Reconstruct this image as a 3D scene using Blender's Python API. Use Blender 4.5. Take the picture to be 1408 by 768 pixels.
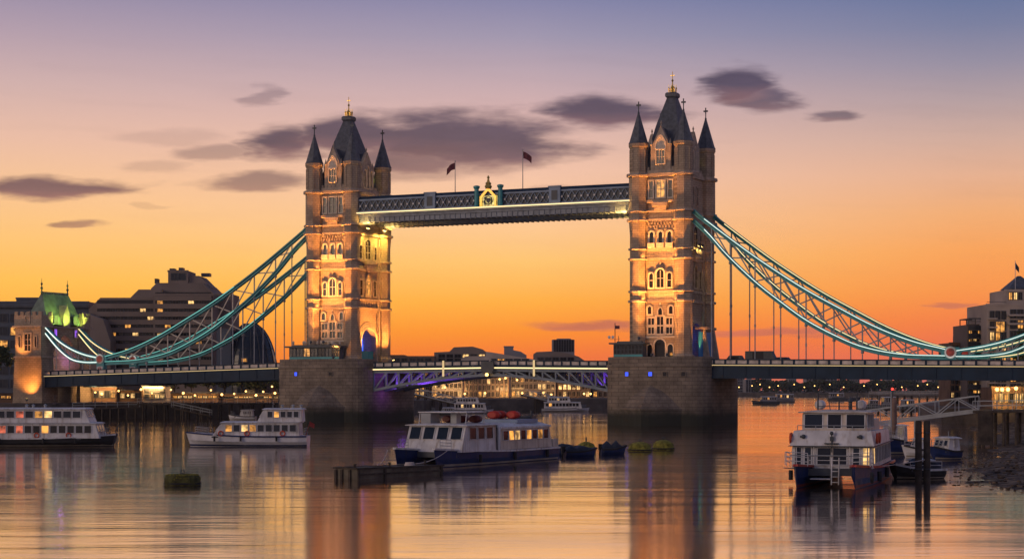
import bpy, math, random
from mathutils import Vector, Matrix
random.seed(7)
R = math.radians
for o in list(bpy.data.objects):
    bpy.data.objects.remove(o)
SC = bpy.context.scene
COL = SC.collection
H = 7.1                      # camera height over the water
F = 2500.0                   # focal length in pixels of the 1408 px wide photograph

# ---------------------------------------------------------------- camera
cam = bpy.data.cameras.new('camera')
cam.sensor_width = 36.0
cam.lens = 36.0 * F / 1408.0
cam.shift_y = 146.0 / 1408.0
cam.clip_start = 0.5
cam.clip_end = 20000
camo = bpy.data.objects.new('camera', cam)
camo.location = (0, 0, H)
camo.rotation_euler = (R(90), 0, 0)
COL.objects.link(camo)
SC.camera = camo

# ---------------------------------------------------------------- sky
def lin(c):
    return tuple(((v / 255.0) / 12.92 if v / 255.0 <= 0.04045 else ((v / 255.0 + 0.055) / 1.055) ** 2.4) for v in c)

W = bpy.data.worlds.new('World')
SC.world = W
W.use_nodes = True
wt = W.node_tree
wt.nodes.clear()

def nd(t, typ, **kw):
    n = t.nodes.new(typ)
    for k, v in kw.items():
        setattr(n, k, v)
    return n

def mth(t, op, a, b=None, c=None, clamp=False):
    n = t.nodes.new('ShaderNodeMath')
    n.operation = op
    n.use_clamp = clamp
    for i, x in enumerate((a, b, c)):
        if x is None:
            continue
        if isinstance(x, (int, float)):
            n.inputs[i].default_value = x
        else:
            t.links.new(x, n.inputs[i])
    return n.outputs[0]

def ramp(t, fac, stops, interp='LINEAR'):
    n = t.nodes.new('ShaderNodeValToRGB')
    n.color_ramp.interpolation = interp
    els = n.color_ramp.elements
    while len(els) < len(stops):
        els.new(0.5)
    for e, (p, c) in zip(els, stops):
        e.position = p
        e.color = (*c, 1) if len(c) == 3 else c
    t.links.new(fac, n.inputs[0])
    return n.outputs[0]

def mixc(t, fac, a, b, mode='MIX'):
    n = t.nodes.new('ShaderNodeMix')
    n.data_type = 'RGBA'
    n.blend_type = mode
    for idx, x in ((0, fac), (6, a), (7, b)):
        if isinstance(x, (int, float)):
            n.inputs[idx].default_value = x
        elif isinstance(x, tuple):
            n.inputs[idx].default_value = (*x, 1) if len(x) == 3 else x
        else:
            t.links.new(x, n.inputs[idx])
    return n.outputs[2]

def build_sky():
    t = wt
    tc = nd(t, 'ShaderNodeTexCoord')
    sp = nd(t, 'ShaderNodeSeparateXYZ')
    t.links.new(tc.outputs['Generated'], sp.inputs[0])
    x, y, z = sp.outputs
    hor = mth(t, 'SQRT', mth(t, 'ADD', mth(t, 'MULTIPLY', x, x), mth(t, 'MULTIPLY', y, y)))
    e = mth(t, 'DIVIDE', z, mth(t, 'MAXIMUM', hor, 1e-4))            # tan of the elevation
    ef = mth(t, 'DIVIDE', e, 0.6, clamp=True)
    def st(lst):      # rows of photograph -> elevation
        return [(max(0.0, (530 - py) / F / 0.6) if py is not None else p, lin(c)) for py, p, c in lst]
    left = st([(530, 0, (226, 122, 36)), (480, 0, (243, 142, 28)), (440, 0, (252, 172, 52)), (390, 0, (254, 190, 80)), (330, 0, (252, 196, 118)),
               (270, 0, (247, 196, 146)), (200, 0, (232, 188, 165)), (130, 0, (208, 176, 172)), (60, 0, (178, 157, 171)), (0, 0, (150, 140, 167)),
               (None, 0.62, (100, 104, 140)), (None, 1.0, (86, 94, 128))])
    mid = st([(530, 0, (216, 100, 50)), (490, 0, (240, 114, 46)), (455, 0, (251, 141, 34)), (415, 0, (254, 172, 58)), (360, 0, (254, 196, 110)),
              (310, 0, (253, 200, 146)), (240, 0, (244, 196, 168)), (150, 0, (212, 176, 174)), (100, 0, (188, 165, 175)), (50, 0, (158, 150, 174)), (0, 0, (132, 132, 168)),
              (None, 0.62, (98, 104, 140)), (None, 1.0, (86, 94, 128))])
    right = st([(530, 0, (208, 112, 104)), (500, 0, (222, 104, 84)), (470, 0, (236, 112, 68)), (440, 0, (244, 126, 62)), (400, 0, (248, 148, 70)), (350, 0, (249, 162, 86)),
                (300, 0, (242, 172, 114)), (250, 0, (230, 176, 143)), (200, 0, (208, 171, 156)), (150, 0, (180, 158, 160)), (100, 0, (149, 142, 161)), (50, 0, (120, 126, 158)), (0, 0, (97, 114, 156)),
                (None, 0.62, (84, 98, 140)), (None, 1.0, (82, 92, 128))])
    cl, cm, cr = ramp(t, ef, left), ramp(t, ef, mid), ramp(t, ef, right)
    az = mth(t, 'ARCTAN2', x, y)
    f1 = mth(t, 'SMOOTH_MIN', mth(t, 'MAXIMUM', mth(t, 'DIVIDE', mth(t, 'ADD', az, 0.27), 0.30), 0.0), 1.0, 0.1)
    f2 = mth(t, 'SMOOTH_MIN', mth(t, 'MAXIMUM', mth(t, 'DIVIDE', mth(t, 'ADD', az, -0.01), 0.24), 0.0), 1.0, 0.1)
    front = mixc(t, f2, mixc(t, f1, cl, cm), cr)
    back = ramp(t, ef, [(0.0, lin((190, 164, 158))), (0.25, lin((176, 158, 176))), (0.6, lin((136, 136, 168))), (1.0, lin((86, 94, 128)))])
    fb = mth(t, 'SMOOTH_MAX', mth(t, 'MULTIPLY_ADD', y, -0.8, 0.42, clamp=True), 0.0, 0.15)
    sky = mixc(t, fb, front, back)
    # clouds: soft dark banks low in the western sky
    ys = mth(t, 'MAXIMUM', y, 0.02)
    u = mth(t, 'DIVIDE', x, ys)
    v = mth(t, 'DIVIDE', z, ys)
    cmb = nd(t, 'ShaderNodeCombineXYZ')
    t.links.new(mth(t, 'MULTIPLY', u, 20.0), cmb.inputs[0])
    t.links.new(mth(t, 'MULTIPLY', v, 90.0), cmb.inputs[1])
    nz = nd(t, 'ShaderNodeTexNoise')
    nz.inputs['Scale'].default_value = 1.0
    nz.inputs['Detail'].default_value = 5.0
    nz.inputs['Roughness'].default_value = 0.55
    t.links.new(cmb.outputs[0], nz.inputs['Vector'])
    n = mth(t, 'MULTIPLY', mth(t, 'SUBTRACT', nz.outputs[0], 0.5), 2.3)
    wp = nd(t, 'ShaderNodeTexNoise')
    wp.inputs['Scale'].default_value = 0.8
    wp.inputs['Detail'].default_value = 4.0
    wp.inputs['Roughness'].default_value = 0.6
    t.links.new(cmb.outputs[0], wp.inputs['Vector'])
    wsp = nd(t, 'ShaderNodeSeparateColor')
    t.links.new(wp.outputs['Color'], wsp.inputs[0])
    u = mth(t, 'ADD', u, mth(t, 'MULTIPLY', mth(t, 'SUBTRACT', wsp.outputs[0], 0.5), 0.060))
    v0 = v
    v = mth(t, 'ADD', v, mth(t, 'MULTIPLY', mth(t, 'SUBTRACT', wsp.outputs[1], 0.5), 0.011))
    banks = [(630, 194, 175, 48, 1.0), (600, 190, 120, 44, 1.0), (690, 204, 130, 30, 1.0), (395, 196, 74, 28, 1.0), (480, 186, 100, 34, 1.0), (560, 218, 110, 26, .9), (838, 155, 104, 28, 1.0), (1020, 118, 62, 27, 1.0), (1052, 138, 62, 18, .9),
             (1142, 159, 50, 8, .75), (85, 258, 132, 17, 1.0), (370, 130, 36, 14, .45), (296, 208, 70, 14, .5), (345, 250, 95, 15, .75),
             (108, 310, 42, 6, .75), (812, 447, 92, 8, .8), (1048, 456, 130, 6, .7), (1160, 462, 90, 4, .5), (1318, 420, 30, 3.5, .6), (560, 236, 100, 14, .5), (215, 229, 60, 10, .25), (240,190,90,14,.2), (800,258,60,8,.3), (215,284,26,6,.2)]
    tot = None
    low = None
    for (px, py, a, b, s) in banks:
        du = mth(t, 'DIVIDE', mth(t, 'SUBTRACT', u, (px - 704) / F), a * 1.15 / F)
        dv = mth(t, 'DIVIDE', mth(t, 'SUBTRACT', v, (530 - py) / F), b * 1.2 / F)
        d = mth(t, 'SQRT', mth(t, 'ADD', mth(t, 'MULTIPLY', du, du), mth(t, 'MULTIPLY', dv, dv)))
        m = mth(t, 'ADD', mth(t, 'SUBTRACT', 1.0, d), mth(t, 'MULTIPLY', n, 0.42))
        mr = nd(t, 'ShaderNodeMapRange', interpolation_type='SMOOTHSTEP')
        mr.inputs['From Min'].default_value = 0.0
        mr.inputs['From Max'].default_value = 0.62
        mr.inputs['To Max'].default_value = s
        t.links.new(m, mr.inputs['Value'])
        tot = mr.outputs[0] if tot is None else mth(t, 'MAXIMUM', tot, mr.outputs[0])
        lo_ = mth(t, 'MULTIPLY', mth(t, 'MULTIPLY', dv, -0.9, clamp=True), mr.outputs[0])       # the side the afterglow reaches
        low = lo_ if low is None else mth(t, 'MAXIMUM', low, lo_)
    # faint high streaks between the banks
    cb2 = nd(t, 'ShaderNodeCombineXYZ')
    t.links.new(mth(t, 'MULTIPLY', u, 9.0), cb2.inputs[0])
    t.links.new(mth(t, 'MULTIPLY', mth(t, 'ADD', v, mth(t, 'MULTIPLY', u, 0.05)), 120.0), cb2.inputs[1])
    n3 = nd(t, 'ShaderNodeTexNoise')
    n3.inputs['Detail'].default_value = 6.0
    n3.inputs['Scale'].default_value = 1.0
    t.links.new(cb2.outputs[0], n3.inputs['Vector'])
    wz = mth(t, 'MULTIPLY', ramp(t, n3.outputs[0], [(0.52, (0, 0, 0)), (0.74, (1, 1, 1))]), ramp(t, mth(t, 'DIVIDE', v, 0.25, clamp=True), [(0.06, (0, 0, 0)), (0.3, (0.05,) * 3), (0.62, (0.07,) * 3), (0.85, (0.0,) * 3)]))
    tot = mth(t, 'MAXIMUM', tot, wz)
    tot = mth(t, 'MULTIPLY', tot, mth(t, 'GREATER_THAN', y, 0.05))
    ccol = ramp(t, mth(t, 'DIVIDE', v0, 0.2, clamp=True), [(0.0, lin((196, 100, 84))), (0.2, lin((176, 98, 92))), (0.45, lin((132, 96, 96))), (0.62, lin((82, 70, 88))), (0.85, lin((74, 66, 90))), (1, lin((80, 74, 100)))])
    ccol = mixc(t, 1.0, ccol, ramp(t, wsp.outputs[2], [(0.3, (0.82, 0.82, 0.84)), (0.7, (1.2, 1.16, 1.14))]), 'MULTIPLY')
    ccol = mixc(t, mth(t, 'MULTIPLY', low, 0.4), ccol, lin((206, 138, 122)))
    sky = mixc(t, mth(t, 'MULTIPLY', tot, 0.92), sky, ccol)
    # low sky colour brightened to offset what the haze box dims
    path = mth(t, 'MINIMUM', 1750.0, mth(t, 'DIVIDE', 68.0, mth(t, 'MAXIMUM', e, 0.002)))
    gain = mth(t, 'EXPONENT', mth(t, 'MULTIPLY', path, 0.00005))
    sky = mixc(t, 1.0, sky, gain, 'MULTIPLY')
    bg = nd(t, 'ShaderNodeBackground')
    t.links.new(sky, bg.inputs['Color'])
    bg.inputs['Strength'].default_value = 1.0
    # a faint physical dusk sky on top of the colour bands
    ns = nd(t, 'ShaderNodeTexSky')
    ns.sky_type = 'NISHITA'
    ns.sun_disc = False
    ns.sun_elevation = R(0.5)
    ns.sun_rotation = R(-14)
    b2 = nd(t, 'ShaderNodeBackground')
    t.links.new(ns.outputs[0], b2.inputs['Color'])
    b2.inputs['Strength'].default_value = 0.004
    ad = nd(t, 'ShaderNodeAddShader')
    t.links.new(bg.outputs[0], ad.inputs[0])
    t.links.new(b2.outputs[0], ad.inputs[1])
    out = nd(t, 'ShaderNodeOutputWorld')
    t.links.new(ad.outputs[0], out.inputs['Surface'])
build_sky()

# weak, very soft warm fill, added from over the left shoulder
sl = bpy.data.lights.new('fill_light', 'SUN')
sl.energy = 0.7
sl.angle = R(25)
sl.color = (1.0, 0.72, 0.50)
so = bpy.data.objects.new('fill_light', sl)
so.rotation_euler = Vector((0.80, 0.55, -0.24)).to_track_quat('-Z', 'Y').to_euler()
COL.objects.link(so)

SC.view_settings.view_transform = 'Standard'
SC.view_settings.look = 'None'
SC.view_settings.gamma = 1
SC.view_settings.exposure = 0
SC.view_settings.use_curve_mapping = False
SC.render.engine = 'CYCLES'
SC.cycles.use_denoising = True
SC.cycles.max_bounces = 5
SC.cycles.diffuse_bounces = 2
SC.cycles.glossy_bounces = 3
SC.cycles.transmission_bounces = 2
SC.cycles.sample_clamp_indirect = 4.0
SC.cycles.sample_clamp_direct = 0
SC.cycles.caustics_reflective = False
SC.cycles.caustics_refractive = False

# ---------------------------------------------------------------- helpers
TH = R(25.3)
CT, ST = math.cos(TH), math.sin(TH)
BO = Vector((-1.57, 349.7, 0))          # bridge frame: S along the bridge (to the right), T away from the camera
def B(s, t, z=0.0):
    return Vector((BO.x + s * CT + t * ST, BO.y - s * ST + t * CT, z))
def P(px, py, Y):
    return Vector(((px - 704) / F * Y, Y, (530 - py) / F * Y + H))
ORG = {}

def thing(name, label, cat, org=(0, 0, 0), frame='world', rz=0.0, group=None, local=False, kind=None):
    o = bpy.data.objects.new(name, None)
    o.empty_display_size = 0.5
    COL.objects.link(o)
    if frame == 'bridge':
        o.location = B(*org)
        o.rotation_euler = (0, 0, -TH)
    else:
        o.location = org
        o.rotation_euler = (0, 0, rz)
    ORG[o.name] = Vector((0, 0, 0)) if local else Vector(org)
    tag(o, label, cat, group, kind)
    return o

def tag(o, label=None, cat=None, group=None, kind=None):
    if label: o['label'] = label
    if cat: o['category'] = cat
    if group: o['group'] = group
    if kind: o['kind'] = kind
    return o

def copy_tree(o, parent=None):
    c = o.copy()
    COL.objects.link(c)
    ORG[c.name] = ORG.get(o.name, Vector((0, 0, 0)))
    if parent is not None:
        c.parent = parent
    for ch in list(o.children):
        copy_tree(ch, c)
    return c

class MB:
    """collects shapes, builds ONE mesh object"""
    def __init__(self):
        self.v, self.f, self.m, self.mats, self.sm = [], [], [], [], []
        self.cur = None
        self.smooth = False
    def mat(self, m):
        if m not in self.mats:
            self.mats.append(m)
        self.cur = self.mats.index(m)
        return self
    def add(self, vs, fs, smooth=None):
        b = len(self.v)
        self.v += [tuple(p) for p in vs]
        for f in fs:
            self.f.append([b + i for i in f])
            self.m.append(self.cur or 0)
            self.sm.append(self.smooth if smooth is None else smooth)
    def box(self, x0, x1, y0, y1, z0, z1):
        v = [(x, y, z) for z in (z0, z1) for y in (y0, y1) for x in (x0, x1)]
        self.add(v, [(0, 2, 3, 1), (4, 5, 7, 6), (0, 1, 5, 4), (2, 6, 7, 3), (0, 4, 6, 2), (1, 3, 7, 5)], False)
        return self
    def poly(self, pts):
        self.add(pts, [tuple(range(len(pts)))], False)
        return self
    def loft(self, rings, caps=True, closed=True, smooth=None):
        n = len(rings[0])
        vs = [p for r in rings for p in r]
        fs = []
        for k in range(len(rings) - 1):
            for i in range(n if closed else n - 1):
                j = (i + 1) % n
                fs.append((k * n + i, k * n + j, (k + 1) * n + j, (k + 1) * n + i))
        self.add(vs, fs, smooth)
        if caps:
            self.add(rings[0], [tuple(reversed(range(n)))], False)
            self.add(rings[-1], [tuple(range(n))], False)
        return self
    def prism(self, pts, z0, z1):
        return self.loft([[(x, y, z0) for x, y in pts], [(x, y, z1) for x, y in pts]], smooth=False)
    def lathe(self, prof, cx=0, cy=0, n=12, rot=0.0, caps=True, smooth=None):
        rings = []
        for r, z in prof:
            rings.append([(cx + r * math.cos(rot + 2 * math.pi * i / n), cy + r * math.sin(rot + 2 * math.pi * i / n), z) for i in range(n)])
        return self.loft(rings, caps, True, smooth)
    def bar(self, p, q, w, h=None, up=(0, 0, 1)):
        p, q = Vector(p), Vector(q)
        h = w if h is None else h
        d = (q - p)
        if d.length < 1e-6: return self
        d.normalize()
        u = Vector(up)
        if abs(d.dot(u)) > 0.98: u = Vector((1, 0, 0))
        a = d.cross(u).normalized() * (w / 2)
        b = a.cross(d).normalized() * (h / 2)
        r = lambda c: [c - a - b, c + a - b, c + a + b, c - a + b]
        return self.loft([r(p), r(q)], smooth=False)
    def tube(self, pts, rad, n=6, taper=None):
        pts = [Vector(p) for p in pts]
        rings = []
        for i, p in enumerate(pts):
            d = (pts[min(i + 1, len(pts) - 1)] - pts[max(i - 1, 0)])
            d = d.normalized() if d.length > 1e-9 else Vector((0, 0, 1))
            u = Vector((0, 0, 1)) if abs(d.z) < 0.95 else Vector((1, 0, 0))
            a = d.cross(u).normalized()
            b = a.cross(d).normalized()
            r = rad if taper is None else rad + (taper - rad) * i / max(1, len(pts) - 1)
            rings.append([p + a * (r * math.cos(2 * math.pi * k / n)) + b * (r * math.sin(2 * math.pi * k / n)) for k in range(n)])
        return self.loft(rings, True, True, True)
    def sweep(self, pts, w, h):
        """rectangular section along a curve in a vertical plane"""
        pts = [Vector(p) for p in pts]
        rings = []
        for i, p in enumerate(pts):
            d = (pts[min(i + 1, len(pts) - 1)] - pts[max(i - 1, 0)]).normalized()
            a = d.cross(Vector((0, 0, 1))).normalized() * (w / 2)
            b = a.cross(d).normalized() * (h / 2)
            rings.append([p - a - b, p + a - b, p + a + b, p - a + b])
        return self.loft(rings, smooth=False)
    def torus(self, c, R0, r, ax='x', n=16, k=8):
        vs, fs = [], []
        for i in range(n):
            A = 2 * math.pi * i / n
            for j in range(k):
                q = 2 * math.pi * j / k
                rr = R0 + r * math.cos(q)
                p = (rr * math.cos(A), rr * math.sin(A), r * math.sin(q))
                if ax == 'x': p = (p[2], p[0], p[1])
                elif ax == 'y': p = (p[0], p[2], p[1])
                vs.append((c[0] + p[0], c[1] + p[1], c[2] + p[2]))
                fs.append((i * k + j, ((i + 1) % n) * k + j, ((i + 1) % n) * k + (j + 1) % k, i * k + (j + 1) % k))
        self.add(vs, fs, True)
        return self
    def ball(self, c, rx, ry=None, rz=None, n=10, k=7):
        ry = rx if ry is None else ry
        rz = rx if rz is None else rz
        rings = []
        for i in range(1, k):
            a = -math.pi / 2 + math.pi * i / k
            rings.append([(c[0] + rx * math.cos(a) * math.cos(2 * math.pi * j / n), c[1] + ry * math.cos(a) * math.sin(2 * math.pi * j / n), c[2] + rz * math.sin(a)) for j in range(n)])
        return self.loft(rings, True, True, True)
    def build(self, name, mat=None, parent=None, org=None, frame='world', rz=0.0, local=False):
        if parent is not None:
            root = parent
            while root.parent is not None: root = root.parent
            off = ORG.get(root.name, Vector((0, 0, 0)))
        else:
            off = Vector(org) if (org is not None and not local) else Vector((0, 0, 0))
        me = bpy.data.meshes.new(name)
        me.from_pydata([(p[0] - off.x, p[1] - off.y, p[2] - off.z) for p in self.v], [], self.f)
        mats = self.mats if self.mats else [mat]
        for m in mats:
            me.materials.append(MT[m] if isinstance(m, str) else m)
        if self.mats:
            me.polygons.foreach_set('material_index', self.m)
        me.polygons.foreach_set('use_smooth', self.sm)
        me.update()
        o = bpy.data.objects.new(name, me)
        COL.objects.link(o)
        if parent is not None:
            o.parent = parent
            ORG[o.name] = off
        elif org is not None:
            o.location = B(*org) if frame == 'bridge' else org
            o.rotation_euler = (0, 0, -TH if frame == 'bridge' else rz)
            ORG[o.name] = off
        return o

def put(mesh_obj_data, name, parent, loc, rz=0.0):
    o = bpy.data.objects.new(name, mesh_obj_data)
    COL.objects.link(o)
    o.parent = parent
    o.location = loc
    o.rotation_euler = (0, 0, rz)
    return o

def curve_at(pts, s):
    """smooth interpolation through (s, z) points"""
    n = len(pts)
    if s <= pts[0][0]: return pts[0][1]
    if s >= pts[-1][0]: return pts[-1][1]
    for i in range(n - 1):
        if pts[i][0] <= s <= pts[i + 1][0]:
            break
    def sl(k):
        a, b = pts[max(k - 1, 0)], pts[min(k + 1, n - 1)]
        return (b[1] - a[1]) / (b[0] - a[0])
    h = pts[i + 1][0] - pts[i][0]
    t = (s - pts[i][0]) / h
    m0, m1 = sl(i) * h, sl(i + 1) * h
    return (2 * t**3 - 3 * t**2 + 1) * pts[i][1] + (t**3 - 2 * t**2 + t) * m0 + (-2 * t**3 + 3 * t**2) * pts[i + 1][1] + (t**3 - t**2) * m1

# ---------------------------------------------------------------- materials
MT = {}
def newmat(name):
    m = bpy.data.materials.new(name)
    m.use_nodes = True
    t = m.node_tree
    MT[name] = m
    return m, t, t.nodes['Principled BSDF']

def plain(name, col, rough=0.6, metal=0.0, var=0.25, scale=0.6, bump=0.0, bscale=6.0, detail=5.0, spec=0.4):
    """a base colour with uneven patches, a little bump"""
    m, t, b = newmat(name)
    tc = nd(t, 'ShaderNodeTexCoord')
    nz = nd(t, 'ShaderNodeTexNoise')
    nz.inputs['Scale'].default_value = scale
    nz.inputs['Detail'].default_value = detail
    t.links.new(tc.outputs['Object'], nz.inputs['Vector'])
    lo = tuple(c * (1 - var) for c in col)
    hi = tuple(min(1, c * (1 + var)) for c in col)
    t.links.new(ramp(t, nz.outputs[0], [(0.32, lo), (0.68, hi)]), b.inputs['Base Color'])
    b.inputs['Roughness'].default_value = rough
    b.inputs['Metallic'].default_value = metal
    b.inputs['Specular IOR Level'].default_value = spec
    if bump:
        n2 = nd(t, 'ShaderNodeTexNoise')
        n2.inputs['Scale'].default_value = bscale
        n2.inputs['Detail'].default_value = 4
        t.links.new(tc.outputs['Object'], n2.inputs['Vector'])
        bp = nd(t, 'ShaderNodeBump')
        bp.inputs['Strength'].default_value = bump
        bp.inputs['Distance'].default_value = 0.1
        t.links.new(n2.outputs[0], bp.inputs['Height'])
        t.links.new(bp.outputs[0], b.inputs['Normal'])
    return m

def masonry(name, c1, c2, mort, bw=1.1, bh=0.45, rough=0.85, stain=0.4, algae=None):
    m, t, b = newmat(name)
    tc = nd(t, 'ShaderNodeTexCoord')
    sp = nd(t, 'ShaderNodeSeparateXYZ')
    t.links.new(tc.outputs['Object'], sp.inputs[0])
    cb = nd(t, 'ShaderNodeCombineXYZ')
    t.links.new(mth(t, 'ADD', sp.outputs[0], sp.outputs[1]), cb.inputs[0])
    t.links.new(sp.outputs[2], cb.inputs[1])
    br = nd(t, 'ShaderNodeTexBrick')
    br.inputs['Scale'].default_value = 1.0
    br.inputs['Color1'].default_value = (*c1, 1)
    br.inputs['Color2'].default_value = (*c2, 1)
    br.inputs['Mortar'].default_value = (*mort, 1)
    br.inputs['Brick Width'].default_value = bw
    br.inputs['Row Height'].default_value = bh
    br.inputs['Mortar Size'].default_value = 0.035
    br.inputs['Bias'].default_value = 0.0
    t.links.new(cb.outputs[0], br.inputs['Vector'])
    nz = nd(t, 'ShaderNodeTexNoise')
    nz.inputs['Scale'].default_value = 0.35
    nz.inputs['Detail'].default_value = 8
    nz.inputs['Roughness'].default_value = 0.65
    t.links.new(tc.outputs['Object'], nz.inputs['Vector'])
    dirt = ramp(t, nz.outputs[0], [(0.35, (1 - stain,) * 3), (0.62, (1.0, 1.0, 1.0))])
    c = mixc(t, 1.0, br.outputs[0], dirt, 'MULTIPLY')
    if algae:
        zf = mth(t, 'ADD', sp.outputs[2], mth(t, 'MULTIPLY', nz.outputs[0], 1.6))
        af = ramp(t, mth(t, 'DIVIDE', zf, 5.9, clamp=True), [(algae[0], (1, 1, 1)), (algae[1], (0, 0, 0))])
        c = mixc(t, af, c, algae[2])
    t.links.new(c, b.inputs['Base Color'])
    b.inputs['Roughness'].default_value = rough
    bp = nd(t, 'ShaderNodeBump')
    bp.inputs['Strength'].default_value = 0.35
    bp.inputs['Distance'].default_value = 0.05
    t.links.new(mth(t, 'ADD', mth(t, 'MULTIPLY', br.outputs['Fac'], -1.0), nz.outputs[0]), bp.inputs['Height'])
    t.links.new(bp.outputs[0], b.inputs['Normal'])
    return m

def glow(name, col, strength):
    m = bpy.data.materials.new(name)
    m.use_nodes = True
    t = m.node_tree
    t.nodes.clear()
    e = nd(t, 'ShaderNodeEmission')
    e.inputs['Color'].default_value = (*col, 1)
    e.inputs['Strength'].default_value = strength
    o = nd(t, 'ShaderNodeOutputMaterial')
    t.links.new(e.outputs[0], o.inputs['Surface'])
    MT[name] = m
    return m

def litwin(name, col, strength, scale=1.2):
    """a lit room behind glass: uneven glow"""
    m, t, b = newmat(name)
    tc = nd(t, 'ShaderNodeTexCoord')
    g = nd(t, 'ShaderNodeNewGeometry')
    nz = nd(t, 'ShaderNodeTexNoise')
    nz.inputs['Scale'].default_value = scale
    nz.inputs['Detail'].default_value = 3
    t.links.new(g.outputs['Position'], nz.inputs['Vector'])
    dim = tuple(c * 0.12 for c in col)
    t.links.new(ramp(t, nz.outputs[0], [(0.36, dim), (0.62, col)]), b.inputs['Emission Color'])
    b.inputs['Emission Strength'].default_value = strength
    b.inputs['Base Color'].default_value = (0.02, 0.02, 0.02, 1)
    b.inputs['Roughness'].default_value = 0.12
    return m

masonry('tower_stone', (0.47, 0.365, 0.26), (0.385, 0.295, 0.21), (0.24, 0.18, 0.13), 1.0, 0.42, stain=0.32)
masonry('pier_granite', (0.30, 0.24, 0.18), (0.23, 0.182, 0.135), (0.10, 0.08, 0.06), 1.7, 0.66, stain=0.45, algae=(0.42, 0.72, (0.022, 0.024, 0.014)))
masonry('abutment_stone', (0.42, 0.33, 0.24), (0.34, 0.26, 0.19), (0.2, 0.16, 0.12), 1.0, 0.45, stain=0.4)
plain('pale_stone', (0.56, 0.49, 0.40), 0.8, var=0.18, scale=1.5, bump=0.2)
plain('trim_stone', (0.37, 0.30, 0.235), 0.85, var=0.25, scale=1.2, bump=0.2)
plain('slate', (0.075, 0.085, 0.10), 0.55, var=0.35, scale=1.4, bump=0.3, bscale=3)
plain('slate_pale', (0.15, 0.15, 0.15), 0.6, var=0.3, scale=1.4, bump=0.3, bscale=3)
plain('copper_roof', (0.13, 0.18, 0.14), 0.6, var=0.3, scale=0.8, bump=0.2)
plain('gold', (0.75, 0.50, 0.12), 0.35, metal=0.9, var=0.15)
plain('teal_paint', (0.045, 0.29, 0.31), 0.45, var=0.2, scale=0.5)
plain('blue_paint', (0.010, 0.028, 0.055), 0.5, var=0.2, scale=0.5, spec=0.15)
plain('pale_blue_paint', (0.19, 0.26, 0.36), 0.5, var=0.2, scale=0.5)
plain('steel_pale', (0.30, 0.32, 0.33), 0.5, var=0.2, scale=0.7)
plain('steel_dark', (0.05, 0.06, 0.07), 0.5, var=0.25, scale=0.7)
plain('red_paint', (0.42, 0.03, 0.02), 0.4, var=0.2)
plain('black_rubber', (0.012, 0.012, 0.013), 0.7, var=0.2)
plain('dark_timber', (0.055, 0.042, 0.03), 0.8, var=0.45, scale=1.5, bump=0.5, bscale=4)
plain('wet_timber', (0.10, 0.085, 0.06), 0.6, var=0.5, scale=0.9, bump=0.5, bscale=4)
plain('moss', (0.19, 0.175, 0.025), 0.9, var=0.6, scale=2.5, bump=0.8, bscale=8)
plain('asphalt', (0.05, 0.05, 0.05), 0.8, var=0.2)
plain('paving', (0.16, 0.14, 0.12), 0.85, var=0.25, scale=0.3)
plain('quay_stone', (0.10, 0.085, 0.07), 0.85, var=0.4, scale=0.4, bump=0.5, bscale=2)
plain('concrete_brown', (0.19, 0.155, 0.135), 0.85, var=0.2, scale=0.12, bump=0.2)
plain('concrete_pale', (0.42, 0.36, 0.31), 0.8, var=0.18, scale=0.2)
plain('brick_brown', (0.17, 0.105, 0.07), 0.85, var=0.25, scale=0.4, bump=0.2)
plain('far_block', (0.20, 0.20, 0.22), 0.8, var=0.15, scale=0.05)
plain('render_blue', (0.07, 0.09, 0.12), 0.5, var=0.2, scale=0.2)
plain('bark', (0.05, 0.038, 0.028), 0.9, var=0.4, scale=2)
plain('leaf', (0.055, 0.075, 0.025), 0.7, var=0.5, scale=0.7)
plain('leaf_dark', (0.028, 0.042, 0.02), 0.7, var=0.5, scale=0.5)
plain('canvas_blue', (0.014, 0.022, 0.04), 0.7, var=0.35, scale=1.5, bump=0.3)
plain('flag_cloth', (0.10, 0.02, 0.03), 0.8, var=0.3, scale=2)
plain('orange_plastic', (0.55, 0.07, 0.02), 0.45, var=0.2)
plain('moss_dark', (0.06, 0.06, 0.016), 0.9, var=0.6, scale=2.0, bump=0.8, bscale=6)
plain('raft_red', (0.42, 0.03, 0.015), 0.5, var=0.2)
plain('raft_dark_red', (0.12, 0.015, 0.012), 0.5, var=0.3)
plain('sail_tan', (0.20, 0.13, 0.10), 0.8, var=0.3, scale=2)
def weathered(name, col, streak):
    """painted plate with grime and vertical run-off streaks"""
    m, t, b = newmat(name)
    tc = nd(t, 'ShaderNodeTexCoord')
    mp = nd(t, 'ShaderNodeMapping'); mp.inputs['Scale'].default_value = (2.6, 2.6, 0.25)
    t.links.new(tc.outputs['Object'], mp.inputs[0])
    n1 = nd(t, 'ShaderNodeTexNoise'); n1.inputs['Scale'].default_value = 1.0; n1.inputs['Detail'].default_value = 6
    t.links.new(mp.outputs[0], n1.inputs['Vector'])
    n2 = nd(t, 'ShaderNodeTexNoise'); n2.inputs['Scale'].default_value = 0.7; n2.inputs['Detail'].default_value = 7
    t.links.new(tc.outputs['Object'], n2.inputs['Vector'])
    c = mixc(t, ramp(t, n1.outputs[0], [(0.50, (0, 0, 0)), (0.72, (0.8,) * 3)]), col, streak)
    c = mixc(t, 1.0, c, ramp(t, n2.outputs[0], [(0.34, (0.72,) * 3), (0.6, (1, 1, 1))]), 'MULTIPLY')
    t.links.new(c, b.inputs['Base Color'])
    b.inputs['Roughness'].default_value = 0.5
    b.inputs['Specular IOR Level'].default_value = 0.2
    return m
weathered('white_paint', (0.72, 0.71, 0.70), (0.40, 0.33, 0.26))
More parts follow.
